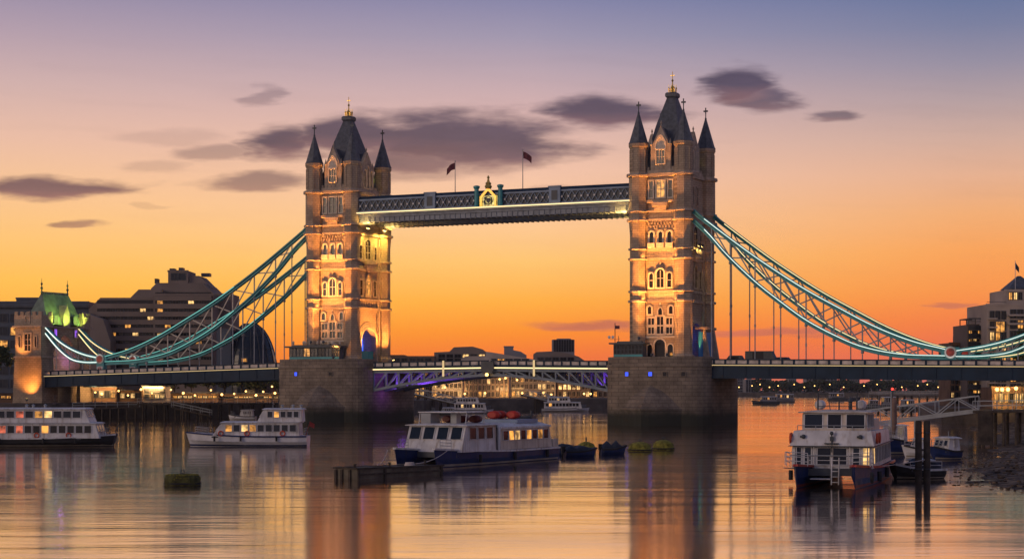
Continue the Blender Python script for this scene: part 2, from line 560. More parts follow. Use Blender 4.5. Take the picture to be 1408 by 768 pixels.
weathered('cream_paint', (0.62, 0.55, 0.46), (0.36, 0.27, 0.19))
weathered('navy_paint', (0.010, 0.026, 0.11), (0.03, 0.034, 0.06))
def glassmat(name, col, rough=0.08):
    m, t, b = newmat(name)
    b.inputs['Base Color'].default_value = (*col, 1)
    b.inputs['Roughness'].default_value = rough
    b.inputs['IOR'].default_value = 1.4
glassmat('glass_dark', (0.008, 0.009, 0.012))
glassmat('glass_blue', (0.012, 0.02, 0.032), 0.15)
litwin('glow_warm', (1.0, 0.58, 0.20), 1.6)
litwin('glow_amber', (1.0, 0.42, 0.08), 1.3)
litwin('glow_yellow', (0.95, 0.85, 0.12), 1.1)
litwin('glow_purple', (0.36, 0.12, 1.0), 2.0)
litwin('glow_pink', (0.9, 0.35, 0.45), 0.7, 0.5)
litwin('raft_red_glow', (1.0, 0.2, 0.1), 0.8)
litwin('glow_blue', (0.05, 0.12, 1.0), 3.0)
litwin('glow_teal', (0.05, 0.75, 0.55), 0.7)
glow('strip_white', (0.86, 1.0, 0.90), 1.25)
glow('strip_teal', (0.30, 0.85, 0.74), 0.75)
glow('strip_warm', (1.0, 0.74, 0.36), 1.6)
glow('strip_deck', (1.0, 0.70, 0.34), 0.8)
glow('lamp_warm', (1.0, 0.52, 0.14), 5.0)
glow('lamp_flood', (1.0, 0.66, 0.2), 6.0)
glow('lamp_red', (1.0, 0.03, 0.02), 6.0)
glow('lamp_blue', (0.05, 0.1, 1.0), 1.6)

# water: long, low ripples stretched across the view, softened as by a long exposure
def make_water():
    m, t, b = newmat('river_water')
    tc = nd(t, 'ShaderNodeTexCoord')
    def layer(sx, sy, detail, off=0):
        mp = nd(t, 'ShaderNodeMapping')
        mp.inputs['Scale'].default_value = (sx, sy, 1)
        mp.inputs['Location'].default_value = (off, off, 0)
        mp.inputs['Rotation'].default_value = (0, 0, R(6))
        t.links.new(tc.outputs['Object'], mp.inputs[0])
        n = nd(t, 'ShaderNodeTexNoise')
        n.inputs['Scale'].default_value = 1.0
        n.inputs['Detail'].default_value = detail
        t.links.new(mp.outputs[0], n.inputs['Vector'])
        return n.outputs[0]
    hgt = mth(t, 'ADD', mth(t, 'MULTIPLY', layer(0.05, 0.23, 5), 1.0), mth(t, 'MULTIPLY', layer(0.22, 1.1, 4, 7), mth(t, 'MULTIPLY', ramp(t, layer(0.025, 0.06, 3, 5), [(0.4, (0.05,) * 3), (0.65, (1, 1, 1))]), 0.42)))
    bp = nd(t, 'ShaderNodeBump')
    bp.inputs['Strength'].default_value = 1.0
    bp.inputs['Distance'].default_value = 0.05
    t.links.new(hgt, bp.inputs['Height'])
    patch = layer(0.012, 0.05, 4, 3)
    t.links.new(ramp(t, patch, [(0.35, (0.07,) * 3), (0.7, (0.15,) * 3)]), b.inputs['Roughness'])
    b.inputs['Base Color'].default_value = (0.055, 0.045, 0.035, 1)
    b.inputs['IOR'].default_value = 1.7
    t.links.new(bp.outputs[0], b.inputs['Normal'])
    # added pink-tinted mirror layer, makes the water reflect more sky than it would
    gl = nd(t, 'ShaderNodeBsdfGlossy')
    gl.inputs['Color'].default_value = (0.97, 0.89, 0.85, 1)
    t.links.new(bp.outputs[0], gl.inputs['Normal'])
    t.links.new(mth(t, 'MULTIPLY', b.inputs['Roughness'].links[0].from_socket, 0.8), gl.inputs['Roughness'])
    mx = nd(t, 'ShaderNodeMixShader')
    t.links.new(ramp(t, layer(0.02, 0.11, 4, 11), [(0.36, (0.62,) * 3), (0.66, (0.97,) * 3)]), mx.inputs[0])
    t.links.new(b.outputs[0], mx.inputs[1])
    t.links.new(gl.outputs[0], mx.inputs[2])
    t.links.new(mx.outputs[0], t.nodes['Material Output'].inputs['Surface'])
make_water()

def make_shingle():
    m, t, b = newmat('shingle')
    tc = nd(t, 'ShaderNodeTexCoord')
    vo = nd(t, 'ShaderNodeTexVoronoi')
    vo.inputs['Scale'].default_value = 1.6
    t.links.new(tc.outputs['Object'], vo.inputs['Vector'])
    nz = nd(t, 'ShaderNodeTexNoise')
    nz.inputs['Scale'].default_value = 0.4
    nz.inputs['Detail'].default_value = 8
    t.links.new(tc.outputs['Object'], nz.inputs['Vector'])
    c = mixc(t, 1.0, ramp(t, vo.outputs['Color'], [(0.25, (0.06, 0.044, 0.032)), (0.75, (0.26, 0.19, 0.13))]), ramp(t, nz.outputs[0], [(0.35, (0.5,) * 3), (0.65, (1.0,) * 3)]), 'MULTIPLY')
    t.links.new(c, b.inputs['Base Color'])
    b.inputs['Roughness'].default_value = 0.9
    b.inputs['Specular IOR Level'].default_value = 0.15
    bp = nd(t, 'ShaderNodeBump')
    bp.inputs['Strength'].default_value = 0.9
    bp.inputs['Distance'].default_value = 0.25
    t.links.new(mth(t, 'SUBTRACT', nz.outputs[0], vo.outputs['Distance']), bp.inputs['Height'])
    t.links.new(bp.outputs[0], b.inputs['Normal'])
make_shingle()

def lamp(name, loc, target, power, col, kind='SPOT', size=60, radius=0.2, blend=0.6, sx=1.0, sy=0.3):
    l = bpy.data.lights.new(name, kind)
    l.energy = power
    l.color = col
    if kind == 'SPOT':
        l.spot_size = R(size)
        l.spot_blend = blend
        l.shadow_soft_size = radius
    elif kind == 'POINT':
        l.shadow_soft_size = radius
    elif kind == 'AREA':
        l.shape = 'RECTANGLE'
        l.size, l.size_y = sx, sy
    o = bpy.data.objects.new(name, l)
    o.location = loc
    if target is not None:
        d = Vector(target) - Vector(loc)
        o.rotation_euler = d.to_track_quat('-Z', 'Y').to_euler()
    COL.objects.link(o)
    return o
# ================================================================ the setting: river and banks
m = MB(); m.add([(-1500, -50, 0), (1500, -50, 0), (1500, 1745, 0), (-1500, 1745, 0)], [(0, 1, 2, 3)])
w = m.build('river', 'river_water'); tag(w, kind='structure')

def bank(name, outline, top, mat):
    mb = MB(); mb.prism(outline, -1.5, top)
    o = mb.build(name, mat); tag(o, kind='structure'); return o
LEFT_BANK = [(-160, 372), (-118, 377), (-101, 381), (-84, 394), (-48, 402), (-30, 440), (-14, 500), (30, 522), (62, 540), (84, 700), (142, 1190), (-900, 1260), (-900, 372)]
bank('embankment', LEFT_BANK, 3.4, 'quay_stone')
bank('far_embankment', [(142.5, 1192.5), (300, 1192), (330, 1180), (900, 1200), (1480, 1200), (1480, 1740), (-1480, 1740), (-1480, 1290), (-901, 1263), (-100, 1263)], 2.6, 'quay_stone')
bank('right_embankment', [(100, 300), (81.5, 345), (96, 430), (150, 600), (235, 900), (330, 1178), (900, 1198), (900, 140), (150, 140)], 2.9, 'quay_stone')

def beach(name, shore, inland, slope, seed, n=60, k=26):
    """shingle foreshore: a bumpy sheet that climbs from the water's edge"""
    rnd = random.Random(seed)
    # resample the shoreline
    pts = [Vector((x, y, 0)) for x, y in shore]
    seg = [(pts[i + 1] - pts[i]).length for i in range(len(pts) - 1)]
    tot = sum(seg); out = []
    for q in range(n + 1):
        d = tot * q / n; i = 0
        while i < len(seg) - 1 and d > seg[i]: d -= seg[i]; i += 1
        out.append(pts[i].lerp(pts[i + 1], min(1, d / seg[i])))
    vs, fs = [], []
    from mathutils import noise
    for a, p in enumerate(out):
        wob = 1.2 * noise.noise(Vector((p.y * 0.5, seed, 0))) + 0.7 * noise.noise(Vector((p.y * 1.7, seed, 3)))
        for c in range(k + 1):
            f = (c / k) ** 1.3
            x = p.x + wob * (1 - f) - 1.2 + inland * f
            y = p.y
            z = -0.25 + slope * inland * f + 0.22 * noise.noise(Vector((x * 0.5, y * 0.35, seed))) + 0.10 * noise.noise(Vector((x * 1.7, y * 1.3, seed)))
            vs.append((x, y, z))
    for a in range(n):
        for c in range(k):
            i = a * (k + 1) + c
            fs.append((i, i + 1, i + k + 2, i + k + 1))
    mb = MB(); mb.add(vs, fs, True)
    o = mb.build(name, 'shingle'); tag(o, kind='structure'); return o
beach('beach', [(46, 40), (40, 90), (34.4, 118), (33.6, 124), (31.4, 131), (34.6, 141), (36, 150), (39.6, 162), (46.2, 183), (51.5, 202), (57, 225), (66, 262)], 34, 0.075, 3)
beach('foreshore', [(75, 262), (71.5, 292), (77, 310), (88, 336)], 26, 0.09, 9, n=30)
rnd = random.Random(5)
sb = MB()
for i in range(260):
    q = rnd.random() ** 1.6
    y = rnd.uniform(121, 190); 
    base = 31.5 + max(0, (y - 131)) * 0.275 if y > 131 else 34.4 - (y - 118) * 0.2
    x = base + rnd.uniform(-0.5, 6.0)
    r = rnd.uniform(0.04, 0.12) * (1.7 if i % 29 == 0 else 1)
    sb.ball((x, y, max(0.0, (x - base)) * .07), r * 1.5, r * 1.2, r * 0.7, n=6, k=4)
o = sb.build('beach_stones', 'shingle'); tag(o, 'loose dark stones strewn along the waterline of the shingle beach', 'stones', kind='stuff')
# ================================================================ the bridge
newmat('hoarding_blue')[2].inputs['Base Color'].default_value = (0.01, 0.20, 0.55, 1)
newmat('hoarding_teal')[2].inputs['Base Color'].default_value = (0.02, 0.30, 0.32, 1)
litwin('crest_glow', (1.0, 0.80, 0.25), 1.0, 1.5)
plain('girder_grey', (0.22, 0.25, 0.29), 0.55, var=0.25, scale=0.8)
class Face:
    """a wall plane: u runs along it, d out of it"""
    def __init__(self, o, U, N):
        self.o, self.U, self.N = Vector(o), Vector(U), Vector(N)
    def pt(self, u, d, z):
        p = self.o + self.U * u + self.N * d
        return (p.x, p.y, z)
    def box(self, mb, u0, u1, d0, d1, z0, z1):
        c = [self.pt(u, d, z) for z in (z0, z1) for d in (d0, d1) for u in (u0, u1)]
        mb.add(c, [(0, 2, 3, 1), (4, 5, 7, 6), (0, 1, 5, 4), (2, 6, 7, 3), (0, 4, 6, 2), (1, 3, 7, 5)], False)

def arch_pts(u, w, z0, z1, kind='rect', n=10):
    a = w / 2
    if kind == 'rect':
        return [(u - a, z0), (u + a, z0), (u + a, z1), (u - a, z1)]
    pts = [(u - a, z0), (u + a, z0)]
    if kind == 'round':
        zs = z1 - a
        for i in range(n + 1):
            q = math.pi * i / n
            pts.append((u + a * math.cos(q), zs + a * math.sin(q)))
    else:      # pointed
        hgt = a * 1.35
        zs = z1 - hgt
        for i in range(n + 1):
            q = -1 + 2 * i / n
            x = -q * a
            pts.append((u + x, zs + hgt * (1 - abs(q) ** 1.9)))
    return pts

def ring(mb, F, inner, outer, d0, d1):
    n = len(inner)
    I0 = [F.pt(u, d0, z) for u, z in inner]; I1 = [F.pt(u, d1, z) for u, z in inner]
    O0 = [F.pt(u, d0, z) for u, z in outer]; O1 = [F.pt(u, d1, z) for u, z in outer]
    vs = I0 + I1 + O0 + O1; fs = []
    for i in range(n):
        j = (i + 1) % n
        fs += [(n + i, n + j, 3 * n + j, 3 * n + i), (i, j, n + j, n + i), (2 * n + i, 3 * n + i, 3 * n + j, 2 * n + j)]
    mb.add(vs, fs, False)

def window(parent, F, u, z0, z1, w, kind='rect', fw=0.24, glass='glass_dark', cols=2, rows=2, frame='pale_stone', depth=0.22, label=None):
    pm = MB(); pm.poly([F.pt(a, 0.03, b) for a, b in arch_pts(u, w, z0, z1, kind)])
    pane = pm.build('window', glass, parent)
    fm = MB()
    inn = arch_pts(u, w, z0, z1, kind)
    out = arch_pts(u, w + 2 * fw, z0 - fw, z1 + fw, kind)
    ring(fm, F, inn, out, 0.0, depth)
    a = w / 2
    zt = z1 - (0 if kind == 'rect' else a * 0.3)
    for c in range(1, cols):
        x = u - a + w * c / cols
        F.box(fm, x - 0.06, x + 0.06, 0.0, 0.12, z0 + 0.001, zt - 0.02)
    for r_ in range(1, rows):
        z = z0 + (z1 - z0) * r_ / rows
        F.box(fm, u - a + 0.001, u + a - 0.001, 0.0, 0.10, z - 0.05, z + 0.05)
    fm.build('window_frame', frame, pane)
    return pane

def octa(cx, cy, r):
    return [(cx + r * math.cos(math.pi / 8 + math.pi * i / 4), cy + r * math.sin(math.pi / 8 + math.pi * i / 4)) for i in range(8)]

ZD = 11.6       # pier top / road level at the towers
CS, CTT = 4.33, 6.05

def finial_cross(parent, cx, cy, z, h=2.1):
    mb = MB()
    mb.lathe([(0.13, z - 0.3), (0.22, z), (0.10, z + 0.25), (0.09, z + h * 0.45)], cx, cy, 8)
    mb.box(cx - 0.085, cx + 0.085, cy - 0.085, cy + 0.085, z + h * 0.45, z + h)
    mb.box(cx - 0.42, cx - 0.087, cy - 0.08, cy + 0.08, z + h * 0.62, z + h * 0.76)
    mb.box(cx + 0.087, cx + 0.42, cy - 0.08, cy + 0.08, z + h * 0.62, z + h * 0.76)
    return mb.build('finial', 'steel_dark', parent)

def gable_dormer(root, F, u, w, z0, zs, zp, depth, lancets):
    """stone gable standing on the parapet with a slate roof running back into the big roof"""
    mb = MB()
    a = w / 2
    out = [(u - a, z0), (u + a, z0), (u + a, zs), (u + a * 0.72, zs + (zp - zs) * 0.36), (u, zp), (u - a * 0.72, zs + (zp - zs) * 0.36), (u - a, zs)]
    mb.loft([[F.pt(x, 0.0, z) for x, z in out], [F.pt(x, -depth * 0.25, z) for x, z in out]], smooth=False)
    for sx in (-1, 1):      # pinnacles at the shoulders
        c = F.pt(u + sx * (a + 0.12), -0.2, 0)
        mb.lathe([(0.26, z0), (0.26, zs + 0.3), (0.34, zs + 0.35), (0.03, zs + 1.5)], c[0], c[1], 6)
    c = F.pt(u, -0.3, 0)
    mb.lathe([(0.16, zp - 0.4), (0.1, zp + 0.3), (0.2, zp + 0.5), (0.02, zp + 1.0)], c[0], c[1], 6)
    d = mb.build('dormer', 'trim_stone', root)
    rb = MB()
    out2 = [(u - a + 0.1, zs - 0.4), (u + a - 0.1, zs - 0.4), (u, zp - 0.25)]
    rb.loft([[F.pt(x, -depth * 0.25 - 0.01, z) for x, z in out2], [F.pt(x, -depth, z) for x, z in out2]], smooth=False)
    rb.build('dormer_roof', 'slate', d)
    if lancets == 1:
        window(d, F, u, z0 + 1.9, z0 + 4.4, w * 0.46, 'rect', 0.2, cols=3, rows=2)
        tm = MB(); ring(tm, F, arch_pts(u, w * 0.46, z0 + 4.75, z0 + 6.7, 'point'), arch_pts(u, w * 0.66, z0 + 4.6, z0 + 7.15, 'point'), 0.0, 0.16)
        tm.mat('pale_stone')
        tm.poly([F.pt(p, 0.05, q) for p, q in arch_pts(u, w * 0.46, z0 + 4.75, z0 + 6.7, 'point')])
        tm.m = [0] * len(tm.m)
        tm.build('tympanum', 'pale_stone', d)
    else:
        for k in (-1, 0, 1):
            window(d, F, u + k * w * 0.27, z0 + 1.0, z0 + 4.6 + (0.8 if k == 0 else 0), w * 0.13, 'point', 0.16, cols=1, rows=1)

def make_tower(S0, label, lit_side):
    root = thing('bridge_tower', label, 'tower', (S0, 0, ZD), 'bridge', group='main towers of the bridge')
    front = Face((S0, -CTT - 0.0, 0), (1, 0, 0), (0, -1, 0))
    right = Face((S0 + CS, 0, 0), (0, 1, 0), (1, 0, 0))
    left = Face((S0 - CS, 0, 0), (0, -1, 0), (-1, 0, 0))
    zt = 45.3
    # ---- wall: four walls, the two end walls pierced by the road arch
    wm = MB()
    wm.box(S0 - CS, S0 + CS, -CTT, -CTT + 0.8, ZD, zt)
    wm.box(S0 - CS, S0 + CS, CTT - 0.8, CTT, ZD, zt)
    AW, AZ = 5.9, 18.5
    arch = arch_pts(0, AW, ZD, AZ, 'round', 14)[1:] + [(-AW / 2, ZD)]       # from right foot over the top to left foot
    for Fc in (right, left):
        for d in (0.0, -0.8):
            # strips either side and a fan above the opening
            L_ = -CTT + 0.802; R_ = CTT - 0.802
            wm.poly([Fc.pt(L_, d, ZD), Fc.pt(-AW / 2, d, ZD), Fc.pt(-AW / 2, d, AZ - AW / 2), Fc.pt(L_, d, AZ - AW / 2)])
            wm.poly([Fc.pt(AW / 2, d, ZD), Fc.pt(R_, d, ZD), Fc.pt(R_, d, AZ - AW / 2), Fc.pt(AW / 2, d, AZ - AW / 2)])
            top = arch[1:-1]
            n = len(top)
            prev = Fc.pt(R_, d, AZ - AW / 2)
            for i in range(n - 1):
                q0, q1 = top[i], top[i + 1]
                f0, f1 = i / (n - 1), (i + 1) / (n - 1)
                o0 = R_ + (L_ - R_) * f0; o1 = R_ + (L_ - R_) * f1
                e0 = AZ + 1.2; 
                wm.poly([Fc.pt(q0[0], d, q0[1]), Fc.pt(o0, d, e0 if 0 < i else AZ - AW / 2), Fc.pt(o1, d, e0 if i + 1 < n - 1 else AZ - AW / 2), Fc.pt(q1[0], d, q1[1])])
                if i == 0: wm.poly([Fc.pt(R_, d, AZ - AW / 2), Fc.pt(R_, d, e0), Fc.pt(o1, d, e0)])
                if i == n - 2: wm.poly([Fc.pt(L_, d, AZ - AW / 2), Fc.pt(L_, d, e0), Fc.pt(o0, d, e0)])
            wm.poly([Fc.pt(L_, d, AZ + 1.2), Fc.pt(R_, d, AZ + 1.2), Fc.pt(R_, d, zt), Fc.pt(L_, d, zt)])
        for i in range(len(arch) - 1):      # the reveal
            (a0, b0), (a1, b1) = arch[i], arch[i + 1]
            wm.poly([Fc.pt(a0, 0, b0), Fc.pt(a1, 0, b1), Fc.pt(a1, -0.8, b1), Fc.pt(a0, -0.8, b0)])
    # inside of the road arch: side walls and vault
    wm.box(S0 - CS + 0.81, S0 + CS - 0.81, -4.2, -3.6, ZD, 20.5)
    wm.box(S0 - CS + 0.81, S0 + CS - 0.81, 3.6, 4.2, ZD, 20.5)
    wm.box(S0 - CS + 0.81, S0 + CS - 0.81, -3.59, 3.59, 19.6, 20.4)
    wm.box(S0 - CS + 0.3, S0 + CS - 0.3, -CTT + 0.9, CTT - 0.9, zt - 0.8, zt - 0.2)
    wm.build('wall', 'tower_stone', root)
    # ---- corner turrets
    for sx in (-1, 1):
        for sy in (-1, 1):
            cx, cy = S0 + sx * CS, sy * CTT
            tm = MB()
            prof = [(1.95, ZD), (1.95, ZD + 0.9), (1.62, ZD + 1.3), (1.58, 34.5), (1.78, 37.0), (1.76, 45.0), (1.62, 45.4), (1.58, 50.1), (1.82, 50.6), (1.82, 51.1)]
            tm.lathe(prof, cx, cy, 8, math.pi / 8, smooth=False)
            # sunk panels on each upper face read as ribs
            for i in range(8):
                q = math.pi * i / 4
                d_ = Vector((math.cos(q), math.sin(q)))
                tt = Vector((-d_.y, d_.x))
                for k in (-0.52, 0.52):
                    c0 = Vector((cx, cy)) + d_ * 1.50 + tt * k
                    tm.bar((c0.x, c0.y, 46.0), (c0.x, c0.y, 50.0), 0.14, 0.14)
            tu = tm.build('turret', 'tower_stone', root)
            sm = MB(); sm.lathe([(1.86, 51.1), (1.66, 51.5), (0.20, 56.5), (0.12, 56.8)], cx, cy, 8, math.pi / 8, smooth=False)
            sm.build('spire', 'slate', tu)
            finial_cross(tu, cx, cy, 56.7)
    # ---- string courses
    for z, h_, o_ in ((13.0, .35, .12), (22.2, .45, .28), (24.0, .4, .22), (29.9, .4, .28), (31.7, .4, .22), (36.9, .45, .3), (38.5, .4, .25), (45.0, .6, .34)):
        sm = MB()
        if z > 20:
            sm.box(S0 - CS - o_, S0 + CS + o_, -CTT - o_, CTT + o_, z, z + h_)
            rr = 1.62 if z < 35 else 1.82
            for sx in (-1, 1):
                for sy in (-1, 1):
                    sm.lathe([(rr + o_, z - 0.004), (rr + o_ + 0.06, z + h_ * 0.5), (rr + o_, z + h_ + 0.004)], S0 + sx * CS, sy * CTT, 8, math.pi / 8, smooth=False)
            sm.build('string_course', 'trim_stone', root)
    # plain bands between the paired string courses stand a little proud
    # ---- the river front
    F_ = front
    hw = CS - 1.58
    # ground storey: door and side lights under arches
    window(root, F_, -0.15, ZD + 0.05, ZD + 3.9, 2.0, 'round', 0.3, cols=1, rows=1)
    window(root, F_, 1.85, ZD + 0.05, ZD + 3.0, 1.0, 'round', 0.2, cols=1, rows=1)
    window(root, F_, -2.1, ZD + 0.05, ZD + 3.0, 0.9, 'round', 0.2, cols=1, rows=1)
    # great mullioned window
    window(root, F_, -0.1, 16.55, 19.6, 1.25, 'rect', 0.32, cols=2, rows=2)
    window(root, F_, -0.1, 19.95 - 0.0, 21.2, 0.75, 'point', 0.25, cols=1, rows=1)
    for sx in (-1, 1):
        window(root, F_, -0.1 + sx * 1.75, 16.55, 17.7, 1.15, 'rect', 0.25, cols=2, rows=1)
        window(root, F_, -0.1 + sx * 1.75, 18.2, 19.35, 1.15, 'rect', 0.25, cols=2, rows=1)
        window(root, F_, -0.1 + sx * 2.05, 20.1, 21.5, 0.72, 'round', 0.28, cols=1, rows=1)
    lm = MB()
    F_.box(lm, -3.0, 2.75, 0.0, 0.34, 15.75, 16.1)
    F_.box(lm, -3.0, 2.75, 0.0, 0.30, 17.86, 18.0)
    F_.box(lm, -0.22, 0.02, 0.0, 0.2, 21.7, 22.15)
    lm.build('balcony_band', 'pale_stone', root)
    # second storey: a triple window in a stone surround
    sb_ = MB(); F_.box(sb_, -2.55, 2.45, 0.0, 0.10, 24.55, 28.0); F_.box(sb_, -0.15, 0.1, 0, .2, 29.1, 29.7)
    sb_.build('window_surround', 'trim_stone', root)
    F2 = Face((S0, -CTT - 0.10, 0), (1, 0, 0), (0, -1, 0))
    window(root, F2, -0.05, 24.9, 28.2, 1.35, 'round', 0.3, cols=2, rows=2)
    for sx in (-1, 1):
        window(root, F2, -0.05 + sx * 1.75, 24.9, 27.5, 0.75, 'round', 0.26, cols=1, rows=2)
    # third storey: triple window with balcony, corbel table above
    for k in (-1, 0, 1):
        window(root, F_, k * 1.72 - 0.05, 32.4, 35.0, 0.72, 'round', 0.32, cols=1, rows=1)
    bm = MB()
    for k in (-1, 0, 1):
        F_.box(bm, k * 1.72 - 0.75, k * 1.72 + 0.65, 0.23, 0.45, 32.15, 32.95)
    bm.build('balcony', 'pale_stone', root)
    cm_ = MB()
    for r_, z in ((0, 35.75), (1, 36.35)):
        for i in range(9):
            u = -2.55 + (i + 0.5 * r_) * 0.6
            F_.box(cm_, u - 0.17, u + 0.17, 0.0, 0.22 + 0.12 * r_, z, z + 0.42)
    F_.box(cm_, -2.7, 2.7, 0.0, 0.12, 35.42, 35.6)
    cm_.build('corbel_table', 'trim_stone', root)
    # fourth storey: lit triple window over a canted balcony
    for k, g in ((-1, 'glass_dark'), (0, 'glow_amber' if lit_side else 'glass_dark'), (1, 'glass_dark')):
        window(root, F_, k * 1.85, 41.2, 44.2, 1.55 if k == 0 else 0.7, 'rect', 0.24, glass=g, cols=2 if k == 0 else 1, rows=2)
    bm = MB()
    F_.box(bm, -2.75, 2.75, 0.0, 0.5, 40.3, 40.75)
    F_.box(bm, -1.5, 1.5, 0.0, 0.75, 39.55, 40.25)
    F_.box(bm, -1.2, 1.2, 0.0, 0.45, 38.95, 39.5)
    bm.build('balcony', 'trim_stone', root)
    # parapet
    pm = MB()
    for Fc, ext in ((front, hw), (right, CTT - 1.6), (left, CTT - 1.6)):
        k = -ext
        Fc.box(pm, -ext, ext, -0.35, 0.1, 45.62, 46.2)
        while k < ext - 0.4:
            Fc.box(pm, k + 0.05, k + 0.5, -0.33, 0.08, 46.2, 46.75); k += 0.95
    pm.build('parapet', 'trim_stone', root)
    # ---- the two road sides
    for Fc in (right, left):
        am = MB()
        i0 = arch_pts(0, AW, ZD + 0.02, AZ, 'round', 14)
        for w_, d_ in ((0.35, 0.34), (0.75, 0.22), (1.2, 0.12)):
            ring(am, Fc, arch_pts(0, AW + 2 * (w_ - 0.4 if w_ > 0.4 else 0.0), ZD + 0.02, AZ + (w_ - 0.4 if w_ > 0.4 else 0), 'round', 14), arch_pts(0, AW + 2 * w_, ZD + 0.02, AZ + w_, 'round', 14), 0.0, d_)
        am.build('road_arch', 'trim_stone', root)
        for sx in (-1, 1):
            window(root, Fc, sx * 3.95, 17.6, 20.6, 0.8, 'rect', 0.12, glass='glow_teal' if Fc is right else 'glass_dark', cols=1, rows=2, frame='trim_stone', depth=0.3)
        # tall recessed bay of windows
        window(root, Fc, 0, 25.0, 29.2, 1.6, 'point', 0.3, glass='glow_amber' if Fc is right and lit_side is False else 'glass_dark', cols=2, rows=3, frame='trim_stone', depth=0.3)
        for sx in (-1, 1):
            window(root, Fc, sx * 2.75, 25.0, 28.0, 0.95, 'rect', 0.25, cols=1, rows=2, frame='trim_stone')
            window(root, Fc, sx * 2.9, 32.3, 34.9, 0.95, 'round', 0.28, cols=1, rows=2, frame='trim_stone')
            window(root, Fc, sx * 1.2, 40.2, 43.4, 0.8, 'rect', 0.2, cols=1, rows=2, frame='trim_stone')
        window(root, Fc, 0, 32.3, 36.2, 2.0, 'round', 0.35, cols=2, rows=3, frame='trim_stone')
        om = MB()      # oriel under the big window
        for z, d_, w_ in ((31.2, 0.9, 3.4), (30.4, 0.75, 3.0), (29.75, 0.5, 2.2)):
            Fc.box(om, -w_ / 2, w_ / 2, 0.0, d_, z, z + 0.74)
        om.build('oriel', 'trim_stone', root)
        rb_ = MB()     # ribs and blind panels give the wall its relief
        for k in range(-4, 5):
            Fc.box(rb_, k * 0.95 - 0.07, k * 0.95 + 0.07, 0.0, 0.12, 22.72, 23.9)
        for sx in (-1, 1):
            Fc.box(rb_, sx * 4.15 - 0.25, sx * 4.15 + 0.25, 0.0, 0.35, 13.2, 36.6)
        rb_.build('panelling', 'trim_stone', root)
    # ---- gables and the main roof
    gable_dormer(root, front, -0.05, 3.3, 45.4, 50.4, 54.2, 3.6, 1)
    gable_dormer(root, right, 0, 4.6, 45.4, 50.2, 53.6, 3.0, 3)
    gable_dormer(root, left, 0, 4.6, 45.4, 50.2, 53.6, 3.0, 3)
    rm = MB()
    rr = lambda a, b, z: [(S0 - a, -b, z), (S0 + a, -b, z), (S0 + a, b, z), (S0 - a, b, z)]
    rm.loft([rr(3.95, 5.7, 45.9), rr(2.1, 2.95, 54.8), rr(0.8, 0.85, 60.0)], smooth=False)
    rf = rm.build('roof', 'slate', root)
    cm_ = MB()
    cm_.loft([rr(0.85, 0.9, 60.0), rr(1.05, 1.1, 60.25), rr(1.05, 1.1, 60.75), rr(0.85, 0.9, 61.0)], smooth=False)
    cm_.build('roof_cap', 'slate', rf)
    gm = MB()
    for i in range(8):
        q = 2 * math.pi * i / 8
        x, y = S0 + 0.72 * math.cos(q), 0.72 * math.sin(q)
        gm.lathe([(0.07, 61.0), (0.1, 61.5), (0.16, 61.75), (0.05, 62.0), (0.02, 62.5)], x, y, 6)
    gm.torus((S0, 0, 61.35), 0.72, 0.06, 'z')
    gm.lathe([(0.3, 61.0), (0.2, 61.6), (0.34, 62.0), (0.14, 62.3), (0.1, 63.0), (0.24, 63.25), (0.08, 63.5), (0.06, 64.9)], S0, 0, 8)
    gm.box(S0 - 0.4, S0 - 0.07, -0.05, 0.05, 64.1, 64.25); gm.box(S0 + 0.07, S0 + 0.4, -0.05, 0.05, 64.1, 64.25)
    gm.build('crown_finial', 'gold', rf)
    # lit yellow openings behind the gables
    lw = MB()
    for (sx, t0) in ((1, 3.1), (1, -3.1), (-1, -3.1), (-1, 3.1)):
        lw.lathe([(0.34, 47.1), (0.42, 47.8), (0.42, 49.0), (0.22, 49.5)], S0 + sx * (CS - 1.15), t0 * 1.23, 8)
    lw.build('roof_lantern', 'glow_yellow', root)
    # blue light in the road arch
    bl = MB()
    for sx in (-2.4, -0.4, 1.6):
        for i in range(13):
            q0 = math.pi * i / 13; q1 = math.pi * (i + 1) / 13
            f = lambda q: (S0 + sx, 2.75 * math.cos(q), 15.5 + 2.75 * math.sin(q))
            bl.bar(f(q0), f(q1), 0.16, 0.10, up=(1, 0, 0))
        for sy in (-1, 1):
            bl.box(S0 + sx - 0.08, S0 + sx + 0.08, sy * 2.75 - 0.05, sy * 2.75 + 0.05, 12.9, 15.5)
    bl.build('arch_light', 'glow_blue', root)
    return root

TR = make_tower(34.45, 'nearer stone bridge tower with an amber window under its roof, blue hoarding beside it', True)
TL = make_tower(-34.45, 'farther stone bridge tower beside the glass pavilion, its road arch glowing blue', False)

# ---- piers
def superell(a0, a1, b_front, t_mid0, t_mid1, n=18, p=2.7):
    """outline with straight sides between t_mid0 and t_mid1 and rounded ends; a0/a1 = left and right half widths"""
    pts = []
    for i in range(n + 1):
        q = math.pi + math.pi * i / n
        c, s_ = math.cos(q), math.sin(q)
        x = (abs(c) ** (2 / p)) * (1 if c >= 0 else -1)
        y = (abs(s_) ** (2 / p))
        pts.append((x * (a0 if x < 0 else a1), t_mid0 - b_front * y))
    for i in range(n + 1):
        q = math.pi * i / n
        c, s_ = math.cos(q), math.sin(q)
        x = (abs(c) ** (2 / p)) * (1 if c >= 0 else -1)
        y = (abs(s_) ** (2 / p))
        pts.append((x * (a0 if x < 0 else a1), t_mid1 + b_front * y))
    return pts

